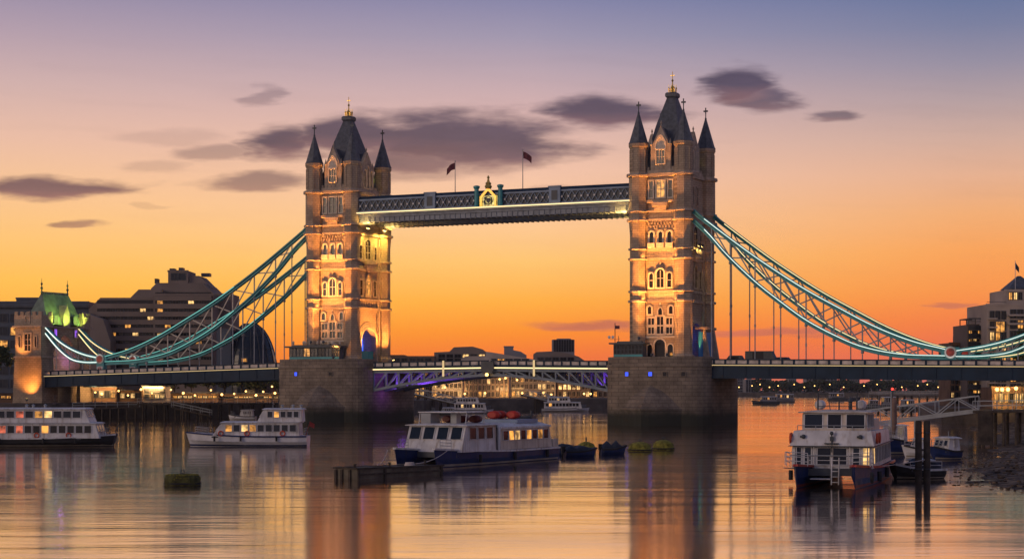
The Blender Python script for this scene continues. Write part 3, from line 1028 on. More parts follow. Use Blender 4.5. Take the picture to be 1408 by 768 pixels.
def make_pier(S0, a0, a1, tb, label):
    root = thing('bridge_pier', label, 'pier', (S0, 0, 0), 'bridge', group='stone river piers of the bridge')
    mb = MB()
    o = lambda k: superell(a0 * k, a1 * k, 6.4 * k, -5.0, tb)
    rings = []
    for z, k in ((-1.5, 1.0), (10.4, 0.995), (10.45, 1.012), (10.9, 1.012), (10.92, 0.99), (11.56, 0.99)):
        rings.append([(S0 + x, y, z) for x, y in o(k)])
    mb.loft(rings, smooth=False)
    mb.build('pier_body', 'pier_granite', root)
    # pointed cutwater with a sloping half dome
    cw = MB(); n = 16
    def nose(k, z, tip):
        r_ = []
        for i in range(n + 1):
            q = i / n * 2 - 1
            x = q * (a1 if q > 0 else a0) * 0.99 * k
            y = -5.0 - tip * (1 - abs(q) ** 1.35)
            r_.append((S0 + x, y, z))
        return r_ + [(S0 + a1 * 0.9 * k, -3.0, z), (S0 - a0 * 0.9 * k, -3.0, z)]
    cw.loft([nose(1.0, -1.5, 11.0), nose(1.0, 2.7, 11.0), nose(1.012, 2.75, 11.15), nose(1.012, 3.1, 11.15), nose(0.97, 3.3, 10.7), nose(0.86, 4.9, 9.4), nose(0.70, 6.2, 8.0), nose(0.45, 7.1, 6.5), nose(0.2, 7.5, 5.2)], smooth=False)
    cw.build('cutwater', 'pier_granite', root)
    # parapet on the pier and small openings with blue lamps
    pm = MB()
    oo = o(0.985); ii = o(0.95)
    n2 = 19
    vs = [(S0 + x, y, 11.56) for x, y in oo[:n2]] + [(S0 + x, y, 12.3) for x, y in oo[:n2]] + [(S0 + x, y, 11.56) for x, y in ii[:n2]] + [(S0 + x, y, 12.3) for x, y in ii[:n2]]
    fs = []
    for i in range(n2 - 1):
        fs += [(i, i + 1, n2 + i + 1, n2 + i), (2 * n2 + i, 2 * n2 + i + 1, 3 * n2 + i + 1, 3 * n2 + i), (n2 + i, n2 + i + 1, 3 * n2 + i + 1, 3 * n2 + i)]
    pm.add(vs, fs, False)
    pm.build('parapet', 'pier_granite', root)
    return root, o(1.0)
PR, oR = make_pier(34.45, 10.2, 10.0, 6.3, 'nearer stone river pier with three small square openings, two glowing blue')
PL, oL = make_pier(-34.45, 12.0, 9.4, 8.0, 'farther stone river pier under the glass pavilion with one blue lamp')
def pier_hole(root, S0, x, z, mat, out):
    # find the wall at x
    best = min(out[:19], key=lambda p: abs(p[0] - x))
    i = out.index(best)
    p0, p1 = Vector(out[max(i - 1, 0)]), Vector(out[i + 1])
    d = (p1 - p0).normalized(); nrm = Vector((d.y, -d.x))
    c = Vector(best) + nrm * 0.02
    Fc = Face((S0 + c.x, c.y, 0), (d.x, d.y, 0), (nrm.x, nrm.y, 0))
    window(root, Fc, 0, z - 0.35, z + 0.35, 0.7, 'rect', 0.1, glass=mat, cols=1, rows=1, frame='pier_granite', depth=0.12)
for x, mt in ((-5.0, 'lamp_blue'), (-1.0, 'lamp_blue'), (2.6, 'glass_dark'), (5.6, 'glass_dark')):
    pier_hole(PR, 34.45, x, 9.2, mt, oR)
for x, mt in ((-6.0, 'lamp_blue'), (2.6, 'glass_dark')):
    pier_hole(PL, -34.45, x, 9.4, mt, oL)

# ---- control cabin (nearer pier) and glass pavilion (farther pier)
def cabin(name, label, S0, s0, s1, t0, t1, zt, posts, lit):
    root = thing(name, label, 'cabin', (S0 + (s0 + s1) / 2, (t0 + t1) / 2, ZD), 'bridge')
    mb = MB(); mb.box(S0 + s0 + 0.15, S0 + s1 - 0.15, t0 + 0.15, t1, ZD, zt - 0.3); mb.build('wall', 'render_blue', root)
    rb_ = MB(); rb_.box(S0 + s0 - 0.5, S0 + s1 + 0.5, t0 - 0.5, t1 + 0.3, zt - 0.298, zt); rb_.box(S0 + s0 + 0.6, S0 + s1 - 0.6, t0 + 0.6, t1 - 0.4, zt + 0.002, zt + 0.25)
    rb_.build('roof', 'steel_dark', root)
    Ff = Face((S0, t0 + 0.15, 0), (1, 0, 0), (0, -1, 0))
    n = posts
    w = (s1 - s0 - 0.3) / n
    for i in range(n):
        u = s0 + 0.15 + w * (i + 0.5)
        window(root, Ff, u, ZD + 1.3, zt - 0.5, w - 0.3, 'rect', 0.1, glass=lit[i % len(lit)], cols=2, rows=2, frame='steel_dark', depth=0.1)
    pb = MB(); Ff.box(pb, s0 + 0.2, s1 - 0.2, 0.0, 0.08, ZD + 0.75, ZD + 1.15); pb.build('panel', 'teal_paint', root)
    return root
cabin('control_cabin', 'dark flat-roofed control cabin with teal panel on the nearer pier', 34.45, -8.0, -2.0, -9.7, -7.9, 14.9, 4, ['glass_dark'])
GP = cabin('glass_pavilion', 'flat-roofed glass pavilion on the farther pier below its tower', -34.45, -8.2, 3.6, -9.6, -7.9, 14.9, 7, ['glass_blue', 'glass_blue', 'glow_amber', 'glass_blue', 'glass_dark', 'glass_blue', 'glass_dark'])
rnd = random.Random(3)
for i in range(14):
    tb_ = MB()
    s_ = -34.45 + rnd.uniform(-7.8, 3.2); 
    tb_.lathe([(0.1, 15.15), (0.22, 15.35), (0.24, 15.7), (0.05, 15.95)], s_, rnd.uniform(-9.2, -8.4), 6); tb_.build('planter', 'pale_stone', GP)
# signal mast by the control cabin
sm_ = thing('signal_mast', 'thin signal mast with round white discs beside the control cabin', 'mast', (34.45 - 8.9, -6.2, ZD), 'bridge')
mb = MB(); mb.tube([(34.45 - 8.9, -6.2, ZD), (34.45 - 8.9, -6.2, 18.6)], 0.07); mb.tube([(34.45 - 8.2, -6.2, ZD), (34.45 - 8.2, -6.2, 16.2)], 0.05); mb.bar((34.45 - 9.9, -6.2, 15.6), (34.45 - 7.9, -6.2, 15.6), 0.06); mb.build('pole', 'steel_dark', sm_)
for k in (-10.0, -9.3):
    mb = MB(); mb.lathe([(0.01, -0.1), (0.3, 0), (0.01, 0.1)], 0, 0, 10); mb.v = [(34.45 + k + p[0], -6.3 + p[2], 16.0 + p[1]) for p in mb.v]; mb.build('signal_disc', 'white_paint', sm_)
mb = MB(); mb.box(34.45 - 8.88, 34.45 - 8.0, -6.22, -6.18, 17.5, 18.1); mb.build('pennant', 'flag_cloth', sm_)

# ---- blue hoarding at the nearer tower's arch
hb = thing('hoarding', 'bright blue hoarding panels between stone stubs at the nearer road arch', 'hoarding', (34.45 + 6.4, 0, ZD), 'bridge')
for t0, t1 in ((-3.6, -1.5), (-0.3, 3.6)):
    mb = MB(); mb.box(34.45 + 6.3, 34.45 + 6.45, t0, t1, ZD, 16.9); mb.build('panel', 'hoarding_blue', hb)
for t0 in (-1.3, 3.75):
    mb = MB(); mb.loft([[(34.45 + 6.0, t0, ZD), (34.45 + 7.6, t0, ZD), (34.45 + 7.6, t0 + .85, ZD), (34.45 + 6.0, t0 + .85, ZD)], [(34.45 + 6.0, t0, 17.3), (34.45 + 6.6, t0, 17.3), (34.45 + 6.6, t0 + .85, 17.3), (34.45 + 6.0, t0 + .85, 17.3)]], smooth=False); mb.build('stub', 'trim_stone', hb)
mb = MB(); mb.box(34.45 + 5.95, 34.45 + 6.9, -4.3, 4.7, 17.32, 17.8); mb.build('beam', 'trim_stone', hb)

hb = thing('hoarding', 'turquoise hoarding panels at the foot of the glowing blue arch', 'hoarding', (-34.45 + 4.0, 0, ZD), 'bridge')
for t0, t1 in ((-2.9, -1.05), (-.95, 0.9), (1.0, 2.85)):
    mb = MB(); mb.box(-34.45 + 3.9, -34.45 + 4.0, t0, t1, ZD, 14.0); mb.build('panel', 'hoarding_teal', hb)
# ---- high level walkways
def walkway(t0, t1, label, crest):
    s0, s1 = -34.45 + CS + 0.1, 34.45 - CS - 0.1
    root = thing('high_walkway', label, 'walkway', (0, (t0 + t1) / 2, 39.0), 'bridge', group='high walkways between the towers')
    fl = MB(); fl.box(s0, s1, t0 + 0.25, t1 - 0.25, 39.0, 39.9); fl.box(s0, s1, t0 + 0.05, t0 + 0.3, 39.95, 40.7); fl.box(s0, s1, t1 - 0.3, t1 - 0.05, 39.95, 40.7)
    k = s0 + 0.6
    while k < s1:
        fl.box(k - 0.07, k + 0.07, t0 + 0.1, t0 + 0.24, 39.05, 39.9); fl.box(k - 0.06, k + 0.06, t0 + 0.3, t1 - 0.3, 38.8, 38.998); k += 1.1
    fl.build('floor_girder', 'girder_grey', root)
    co = MB(); co.box(s0, s1, t0 - 0.42, t0 + 0.045, 40.72, 40.95); co.box(s0, s1, t0 - 0.3, t0 + 0.045, 40.45, 40.7); co.build('cornice', 'steel_pale', root)
    st_ = MB(); st_.box(s0, s1, t0 - 0.52, t0 - 0.425, 40.73, 40.94); st_.build('light_strip', 'strip_warm', root)
    rf = MB(); rf.loft([[(s0, t0 - 0.05, 43.55), (s0, t1 + 0.05, 43.55), (s0, t1 - 0.5, 44.1), (s0, t0 + 0.5, 44.1)], [(s1, t0 - 0.05, 43.55), (s1, t1 + 0.05, 43.55), (s1, t1 - 0.5, 44.1), (s1, t0 + 0.5, 44.1)]], smooth=False); rf.build('roof', 'blue_paint', root)
    wl = MB(); wl.box(s0, s1, t0 + 0.32, t0 + 0.4, 40.97, 43.54); wl.box(s0, s1, t1 - 0.4, t1 - 0.32, 40.97, 43.54); wl.build('glazing', 'steel_dark', root)
    for za, zb_ in ((43.2, 43.54), (40.97, 41.25)):
        rl_ = MB(); rl_.box(s0, s1, t0 + 0.02, t0 + 0.22, za, zb_); rl_.build('lattice_rail', 'pale_blue_paint', root)
    la = MB()
    nb = 46; wd = (s1 - s0) / nb
    for i in range(nb):
        a = s0 + wd * i
        la.bar((a, t0 + 0.12, 41.2), (a + wd, t0 + 0.12, 43.25), 0.10, 0.13, up=(0, 1, 0)); la.bar((a + wd, t0 + 0.17, 41.2), (a, t0 + 0.17, 43.25), 0.10, 0.13, up=(0, 1, 0))
    rs = la         # bright bosses where the lattice crosses
    la.mats = ['pale_blue_paint']; la.mat('white_paint')
    for i in range(nb):
        a = s0 + wd * (i + 0.5)
        rs.lathe([(0.2, -0.06), (0.2, 0.06)], 0, 0, 6); b = len(rs.v) - 12
        for q in range(b, len(rs.v)): p = rs.v[q]; rs.v[q] = (a + p[0], t0 - 0.02 + p[2], 42.2 + p[1])
    la.build('lattice', None, root)
    for sp_ in (-12.6, 13.6):
        pb = MB(); pb.box(sp_ - 1.15, sp_ + 1.15, t0 - 0.25, t0 + 0.012, 40.97, 44.0); pb.box(sp_ - 1.3, sp_ + 1.3, t0 - 0.33, t0 + 0.1, 44.0, 44.25); pb.build('pilaster', 'pale_blue_paint', root)
        pb2 = MB(); pb2.box(sp_ - 0.6, sp_ + 0.6, t0 - 0.3, t0 - 0.255, 41.6, 43.4); pb2.build('shield_panel', 'steel_dark', root)
    if crest:
        for sx in (-1, 1):
            pm = MB(); pm.lathe([(0.5, 40.97), (0.42, 41.3), (0.42, 44.3), (0.62, 44.6), (0.62, 44.9), (0.3, 45.0)], sx * 2.5, t0 - 0.35, 8, math.pi / 8, smooth=False); pm.build('crest_post', 'teal_paint', root)
        cm_ = MB()
        Fc = Face((0, t0 - 0.25, 0), (1, 0, 0), (0, -1, 0))
        ring(cm_, Fc, [(-1.3, 41.0), (1.3, 41.0), (1.3, 42.6), (0.0, 43.9), (-1.3, 42.6)], [(-1.75, 40.98), (1.75, 40.98), (1.75, 42.8), (0.0, 44.6), (-1.75, 42.8)], 0.0, 0.3)
        cm_.lathe([(0.55, 44.3), (0.75, 44.7), (0.5, 45.1), (0.62, 45.3), (0.3, 45.6), (0.16, 46.2), (0.3, 46.4), (0.05, 46.8)], 0, t0 - 0.4, 8)
        cr = cm_.build('crest', 'gold', root)
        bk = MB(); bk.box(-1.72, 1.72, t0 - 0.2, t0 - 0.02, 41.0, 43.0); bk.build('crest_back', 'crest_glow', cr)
        # a roundel with a shield and two supporters
        ar = MB()
        ar.torus((0, t0 - 0.42, 42.1), 0.75, 0.09, 'y')
        ar.loft([[(-0.42, t0 - 0.36, 42.55), (0.42, t0 - 0.36, 42.55), (0.42, t0 - 0.36, 42.0), (0, t0 - 0.36, 41.5), (-0.42, t0 - 0.36, 42.0)], [(-0.42, t0 - 0.5, 42.55), (0.42, t0 - 0.5, 42.55), (0.42, t0 - 0.5, 42.0), (0, t0 - 0.5, 41.5), (-0.42, t0 - 0.5, 42.0)]], smooth=False)
        for sx in (-1, 1):
            ar.tube([(sx * 0.62, t0 - 0.45, 41.25), (sx * 0.85, t0 - 0.45, 41.8), (sx * 0.6, t0 - 0.45, 42.3), (sx * 0.75, t0 - 0.45, 42.7)], 0.14)
        ar.build('coat_of_arms', 'steel_dark', cr)
    return root
walkway(-6.4, -3.4, 'nearer high walkway with gold crest at mid span and lattice sides', True)
walkway(3.4, 6.4, 'farther high walkway, seen below the one with the gold crest', False)

def flagpole(s, t, z0, z1, sgn, label):
    root = thing('flagpole', label, 'flagpole', (s, t, z0), 'bridge', group='flagpoles on the high walkway')
    mb = MB(); mb.tube([(s, t, z0), (s, t, z1)], 0.085, 6, 0.05); mb.ball((s, t, z1 + 0.1), 0.13); mb.build('pole', 'steel_pale', root)
    fb_ = MB(); vs, fs = [], []
    for i in range(9):
        for k in range(4):
            vs.append((s + sgn * (0.06 + i * 0.22), t + 0.12 * math.sin(i * 1.1 + k * .4), z1 - 0.15 - k * 0.42 - 0.055 * i * i * 0.25 - 0.03 * i))
    for i in range(8):
        for k in range(3):
            a = i * 4 + k; fs.append((a, a + 4, a + 5, a + 1))
    fb_.add(vs, fs, True); fb_.build('flag', 'flag_cloth', root)
flagpole(-8.0, -4.9, 44.08, 50.0, -1, 'flagpole left of the gold crest, its flag blown left')
flagpole(6.3, -4.9, 44.08, 51.3, 1, 'flagpole right of the gold crest, its flag blown right')
# ---- suspension chains
CH_LO = [(6, 37.2), (9, 34.4), (12.4, 30.6), (17.6, 25.7), (22.3, 22.0), (26.9, 18.7), (31.9, 16.0), (36.9, 13.9), (43.6, 12.55), (51.2, 12.2)]
CH_UP = [(6, 38.9), (7.1, 37.9), (15.3, 31.7), (20, 28.4), (26.5, 24.2), (32.4, 20.9), (39.2, 17.3), (45.7, 14.7), (51.2, 13.3)]
ZJ = 12.75
NODES = [9.5, 13.0, 17.6, 22.3, 26.9, 31.9, 36.9, 41.8, 46.5]

def chain(side, t, k, label, strip, hang):
    """side +1/-1; k stretches the span"""
    f = lambda s: side * (34.45 + 6 + (s - 6) * k)
    root = thing('suspension_chain', label, 'chain', (f(51.2), t, 12.2), 'bridge', group='long suspension chains')
    N_ = 40
    ss = [6 + (51.2 - 6) * i / N_ for i in range(N_ + 1)]
    for nm, cv in (('upper_chord', CH_UP), ('lower_chord', CH_LO)):
        mb = MB()
        pts = [(f(s), t, curve_at(cv, s)) for s in ss]
        mb.sweep(pts, 0.8, 0.24); mb.sweep([(a, b, c - 0.62) for a, b, c in pts], 0.8, 0.22)
        mb.sweep([(a, b, c - 0.31) for a, b, c in pts], 0.2, 0.5)
        ob = mb.build(nm, 'teal_paint', root)
        lb = MB()
        s_on = [s for s in ss if s > (7.5 if side > 0 else 21)]
        lb.sweep([(f(s), t - 0.46, curve_at(cv, s) - 0.02) for s in s_on], 0.14, strip[1])
        lb.build('light_strip', strip[0], ob)
    br = MB(); up = lambda s: (f(s), t, curve_at(CH_UP, s) - 0.3); lo = lambda s: (f(s), t, curve_at(CH_LO, s) - 0.1)
    for i, s in enumerate(NODES):
        br.bar(up(s), lo(s), 0.18, 0.22)
        if i < len(NODES) - 1:
            s2 = NODES[i + 1]
            br.bar(up(s), lo(s2), 0.16, 0.22); br.bar((lo(s)[0], t + .1, lo(s)[2]), (up(s2)[0], t + .1, up(s2)[2]), 0.16, 0.22)
    br.build('bracing', 'cream_paint' if side < 0 else 'steel_pale', root)  # cream on the left puts the warm light on the bracing into its colour
    for s in NODES:
        hb_ = MB()
        zl = curve_at(CH_LO, s) - 0.7
        if zl < 11.7: continue
        hb_.tube([(f(s), t, 10.9), (f(s), t, zl)], 0.105, 6)
        hb_.lathe([(0.24, zl - 0.55), (0.3, zl - 0.35), (0.24, zl)], f(s), t, 8)
        if zl > 17: hb_.lathe([(0.17, zl * 0.5 + 5), (0.17, zl * 0.5 + 5.5)], f(s), t, 6)
        hb_.build('hanger', 'steel_pale', root)
    return root

def land_chain(side, t, s0, s1, zend, label, strip):
    f = lambda q: side * (s0 + (s1 - s0) * q)
    root = thing('land_chain', label, 'chain', (f(0), t, ZJ), 'bridge', group='short suspension chains on the land side')
    U = [(0, 13.2), (0.25, 13.9), (0.5, 15.1), (0.75, 17.0), (1.0, zend + 0.5)]
    L = [(0, 12.25), (0.25, 12.3), (0.5, 13.0), (0.75, 15.3), (1.0, zend - 0.7)]
    qs = [i / 16 for i in range(17)]
    for nm, cv in (('upper_chord', U), ('lower_chord', L)):
        mb = MB(); pts = [(f(q), t, curve_at(cv, q)) for q in qs]
        mb.sweep(pts, 0.75, 0.16); mb.sweep([(a, b, c - 0.45) for a, b, c in pts], 0.75, 0.14); mb.sweep([(a, b, c - 0.23) for a, b, c in pts], 0.12, 0.42)
        ob = mb.build(nm, 'teal_paint', root)
        lb = MB(); lb.sweep([(f(q), t - 0.47, curve_at(cv, q) - 0.2) for q in qs], 0.14, strip[1]); lb.build('light_strip', strip[0], ob)
    br = MB()
    for i in range(1, 8):
        q = i / 8; br.bar((f(q), t, curve_at(U, q)), (f(q), t, curve_at(L, q)), 0.2)
        q2 = (i + 1) / 8
        br.bar((f(q), t, curve_at(L, q)), (f(q2), t, curve_at(U, q2)), 0.14)
    br.build('bracing', 'steel_pale', root)
    for q in (0.3, 0.55, 0.8):
        hb_ = MB(); hb_.tube([(f(q), t, 10.6), (f(q), t, curve_at(L, q) - 0.4)], 0.1, 6); hb_.build('hanger', 'steel_pale', root)
    return root

TN, TF = -5.6, 5.6
chain(1, TN, 1.0, 'nearer right-hand suspension chain, white lit, running from the nearer tower to the roundel', ('strip_white', 0.11), True)
chain(1, TF, 1.0, 'right-hand suspension chain farther back, behind the white lit one', ('strip_warm', 0.10), True)
chain(-1, TN, 1.1, 'nearer left-hand suspension chain with teal light strips meeting the red roundel', ('strip_teal', 0.10), True)
chain(-1, TF, 1.1, 'left-hand suspension chain farther back, passing behind the farther tower', ('strip_teal', 0.08), True)
land_chain(1, 87.2, 108, TN if False else 19.2, 19.2, 'x', ('strip_white', 0.11)) if False else None
land_chain(1, TN, 87.4, 106, 19.4, 'short white lit chain rising to the right edge from the right roundel', ('strip_white', 0.11))
land_chain(1, TF, 87.4, 106, 19.4, 'short chain at the right edge behind the white lit one', ('strip_warm', 0.12))
land_chain(-1, TN - 0.0, 92.2, 106.2, 19.4, 'short white lit chain from the left roundel to the gate tower', ('strip_white', 0.2))
land_chain(-1, TF, 92.2, 106.2, 19.4, 'short chain on the far side of the road at the gate tower', ('strip_warm', 0.14))

def link(S, t, label):
    root = thing('link_post', label, 'post', (S, t, 9.0), 'bridge', group='posts where the chains meet')
    mb = MB(); mb.box(S - 0.95, S + 0.95, t - 0.55, t + 0.55, 9.2, 12.0)
    mb.loft([[(S + x, t - 0.5, z) for x, z in ((-1.5, 12.0), (1.5, 12.0), (1.7, 12.7), (1.3, 13.6), (-1.3, 13.6), (-1.7, 12.7))], [(S + x, t + 0.5, z) for x, z in ((-1.5, 12.0), (1.5, 12.0), (1.7, 12.7), (1.3, 13.6), (-1.3, 13.6), (-1.7, 12.7))]], smooth=False)
    mb.build('post_body', 'teal_paint', root)
    F_ = Face((S, t - 0.62, 0), (1, 0, 0), (0, -1, 0))
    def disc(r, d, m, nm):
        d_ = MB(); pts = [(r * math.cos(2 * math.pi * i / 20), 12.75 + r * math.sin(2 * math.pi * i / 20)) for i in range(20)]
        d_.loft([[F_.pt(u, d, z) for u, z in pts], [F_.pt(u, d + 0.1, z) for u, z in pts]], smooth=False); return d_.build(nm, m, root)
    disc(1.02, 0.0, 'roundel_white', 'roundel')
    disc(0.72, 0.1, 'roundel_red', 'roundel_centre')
    pm = MB(); F_.box(pm, -0.75, 0.75, -0.06, 0.06, 9.9, 11.2); pl = pm.build('plaque', 'white_paint', root)
    em = MB(); F_.box(em, -0.42, -0.12, 0.07, 0.1, 10.2, 10.8); F_.box(em, 0.12, 0.42, 0.07, 0.1, 10.2, 10.8); F_.box(em, -0.3, 0.3, 0.07, 0.11, 10.86, 11.02); em.build('emblem', 'red_paint', pl)
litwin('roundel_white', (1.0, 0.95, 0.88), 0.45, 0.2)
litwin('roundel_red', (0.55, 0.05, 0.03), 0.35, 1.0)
link(86.6, TN, 'right blue link post with red and white roundel where two chains meet')
link(86.6, TF, 'blue link post across the road behind the right roundel')
link(-91.4, TN, 'left blue link post with glowing white-ringed red roundel')
link(-91.4, TF, 'blue link post across the road behind the left roundel')

# ---- road decks
def deck(s0, s1, z0, z1, label, name='road_deck'):
    """z = road level at both ends"""
    root = thing(name, label, 'bridge deck', ((s0 + s1) / 2, 0, (z0 + z1) / 2), 'bridge', group='road decks of the bridge')
    def slab(mb, t0, t1, a, b, sa=s0, sb=s1):
        za = z0 + (z1 - z0) * (sa - s0) / (s1 - s0); zb = z0 + (z1 - z0) * (sb - s0) / (s1 - s0)
        mb.loft([[(sa, t0, za + a), (sa, t1, za + a), (sa, t1, za + b), (sa, t0, za + b)], [(sb, t0, zb + a), (sb, t1, zb + a), (sb, t1, zb + b), (sb, t0, zb + b)]], smooth=False)
    mb = MB(); slab(mb, -6.3, 6.3, -0.5, -0.05); mb.build('roadway', 'asphalt', root)
    gm = MB()
    for t in (-6.55, 6.2): slab(gm, t, t + 0.35, -2.1, -0.02)
    for t in (-6.75, 6.16): slab(gm, t, t + 0.6, -2.3, -2.1); slab(gm, t, t + 0.6, -0.02, 0.12)
    k = s0 + 2
    while k < s1 - 1:
        slab(gm, -6.19, 6.18, -1.8, -0.51, k, k + 0.4); slab(gm, -6.68, -6.551, -2.09, -0.03, k, k + 0.16); k += 4.2
    gm.build('girder', 'blue_paint', root)
    lb = MB(); slab(lb, -6.84, -6.752, -0.02, 0.1); lb.build('light_strip', 'strip_deck', root)
    pm = MB()
    for t in (-6.6, 6.4):
        slab(pm, t, t + 0.26, 0.95, 1.15); slab(pm, t + 0.02, t + 0.22, 0.121, 0.3)
        k = s0 + 0.2
        while k < s1 - 0.4:
            slab(pm, t - 0.02, t + 0.28, 0.12, 1.0, k, k + 0.34); k += 2.1
    pm.build('parapet', 'blue_paint', root)
    ip = MB(); slab(ip, -6.5, -6.44, 0.301, 0.949); slab(ip, 6.5, 6.56, 0.301, 0.949); ip.build('parapet_panel', 'panel_pale', root)
    return root
plain('panel_pale', (0.50, 0.44, 0.40), 0.55, var=0.35, scale=0.9)
deck(34.45 + 9.9, 112, 10.75, 10.1, 'right-hand road deck carried by the white lit chain')
deck(-112.9, -34.45 - 11.6, 8.9, 10.6, 'left-hand road deck carried by the teal lit chains')

def bascule(s0, s1, label):
    """s0 = pier end, s1 = middle of the river"""
    root = thing('bascule_leaf', label, 'bridge deck', (s0, 0, 8.0), 'bridge', group='two opening leaves over mid river')
    sg = 1 if s1 > s0 else -1
    L_ = abs(s1 - s0); X = lambda q: s0 + sg * L_ * q
    zt = lambda q: 10.55 + 0.25 * q
    zb = lambda q: 6.2 + 2.9 * (1 - (1 - q) ** 1.7)
    def slab(mb, t0, t1, a, b, qa, qb):
        mb.loft([[(X(qa), t0, zt(qa) + a), (X(qa), t1, zt(qa) + a), (X(qa), t1, zt(qa) + b), (X(qa), t0, zt(qa) + b)], [(X(qb), t0, zt(qb) + a), (X(qb), t1, zt(qb) + a), (X(qb), t1, zt(qb) + b), (X(qb), t0, zt(qb) + b)]], smooth=False)
    mb = MB(); slab(mb, -6.3, 6.3, -0.5, -0.05, 0, 1); mb.build('roadway', 'asphalt', root)
    qs = [i / 16 for i in range(17)]
    gm = MB()
    for t in (-6.3, -2.1, 2.1, 6.3):
        gm.sweep([(X(q), t, zb(q)) for q in qs], 0.6, 0.5)
        slab(gm, t - 0.25, t + 0.25, -1.0, -0.51, 0, 1)
        n = 9
        for i in range(n):
            q0, q1 = i / n, (i + 1) / n
            gm.bar((X(q0), t, zt(q0) - 0.9), (X(q0), t, zb(q0)), 0.3)
            gm.bar((X(q0), t, zb(q0)), (X(q1), t, zt(q1) - 0.9), 0.28)
    for i in range(1, 9):
        q = i / 9
        gm.bar((X(q), -6.3, zb(q) + 0.1), (X(q), 6.3, zb(q) + 0.1), 0.25, 0.3)
    gm.build('truss', 'steel_blue_grey', root)
    pm = MB()
    for t in (-6.6, 6.4):
        slab(pm, t, t + 0.26, 0.95, 1.15, 0, 1); slab(pm, t + 0.02, t + 0.22, 0.0, 0.3, 0, 1)
        k = 0.01
        while k < 0.99: slab(pm, t - 0.02, t + 0.28, 0.02, 1.0, k, k + 0.012); k += 0.075
    slab(pm, -6.7, -6.3, -0.55, -0.001, 0, 1)
    pm.build('parapet', 'blue_paint', root)
    ip = MB(); slab(ip, -6.5, -6.44, 0.301, 0.949, 0, 1); slab(ip, 6.5, 6.56, 0.301, 0.949, 0, 1); ip.build('parapet_panel', 'panel_pale', root)
    lb = MB(); slab(lb, -6.82, -6.702, -0.42, -0.18, 0, 1); lb.build('light_strip', 'strip_warm', root)
    vb = MB(); q = 0.62; vb.box(X(q) - 0.18, X(q) + 0.18, -6.95, -6.83, 8.9, 11.9); vb.build('marker_post', 'strip_deck', root)
    return root
plain('steel_blue_grey', (0.16, 0.20, 0.24), 0.5, var=0.2)
bascule(-34.45 + 9.4, 0.3 - 0.35, 'opening bridge leaf hinged at the farther pier, lit purple below')
bascule(34.45 - 10.0, 0.3 + 0.05, 'opening bridge leaf hinged at the nearer pier')
cb_ = thing('signal_box', 'small dark signal box with an amber lamp at mid river', 'signal', (0, -6.9, 9.2), 'bridge')
mb = MB(); mb.box(-1.3, 1.3, -7.3, -6.9, 9.9, 11.7); mb.box(-1.1, 1.1, -7.25, -6.95, 9.4, 9.898); mb.build('box', 'steel_dark', cb_)
mb = MB(); mb.ball((0, -7.45, 9.2), 0.32); mb.build('lamp', 'lamp_warm', cb_)

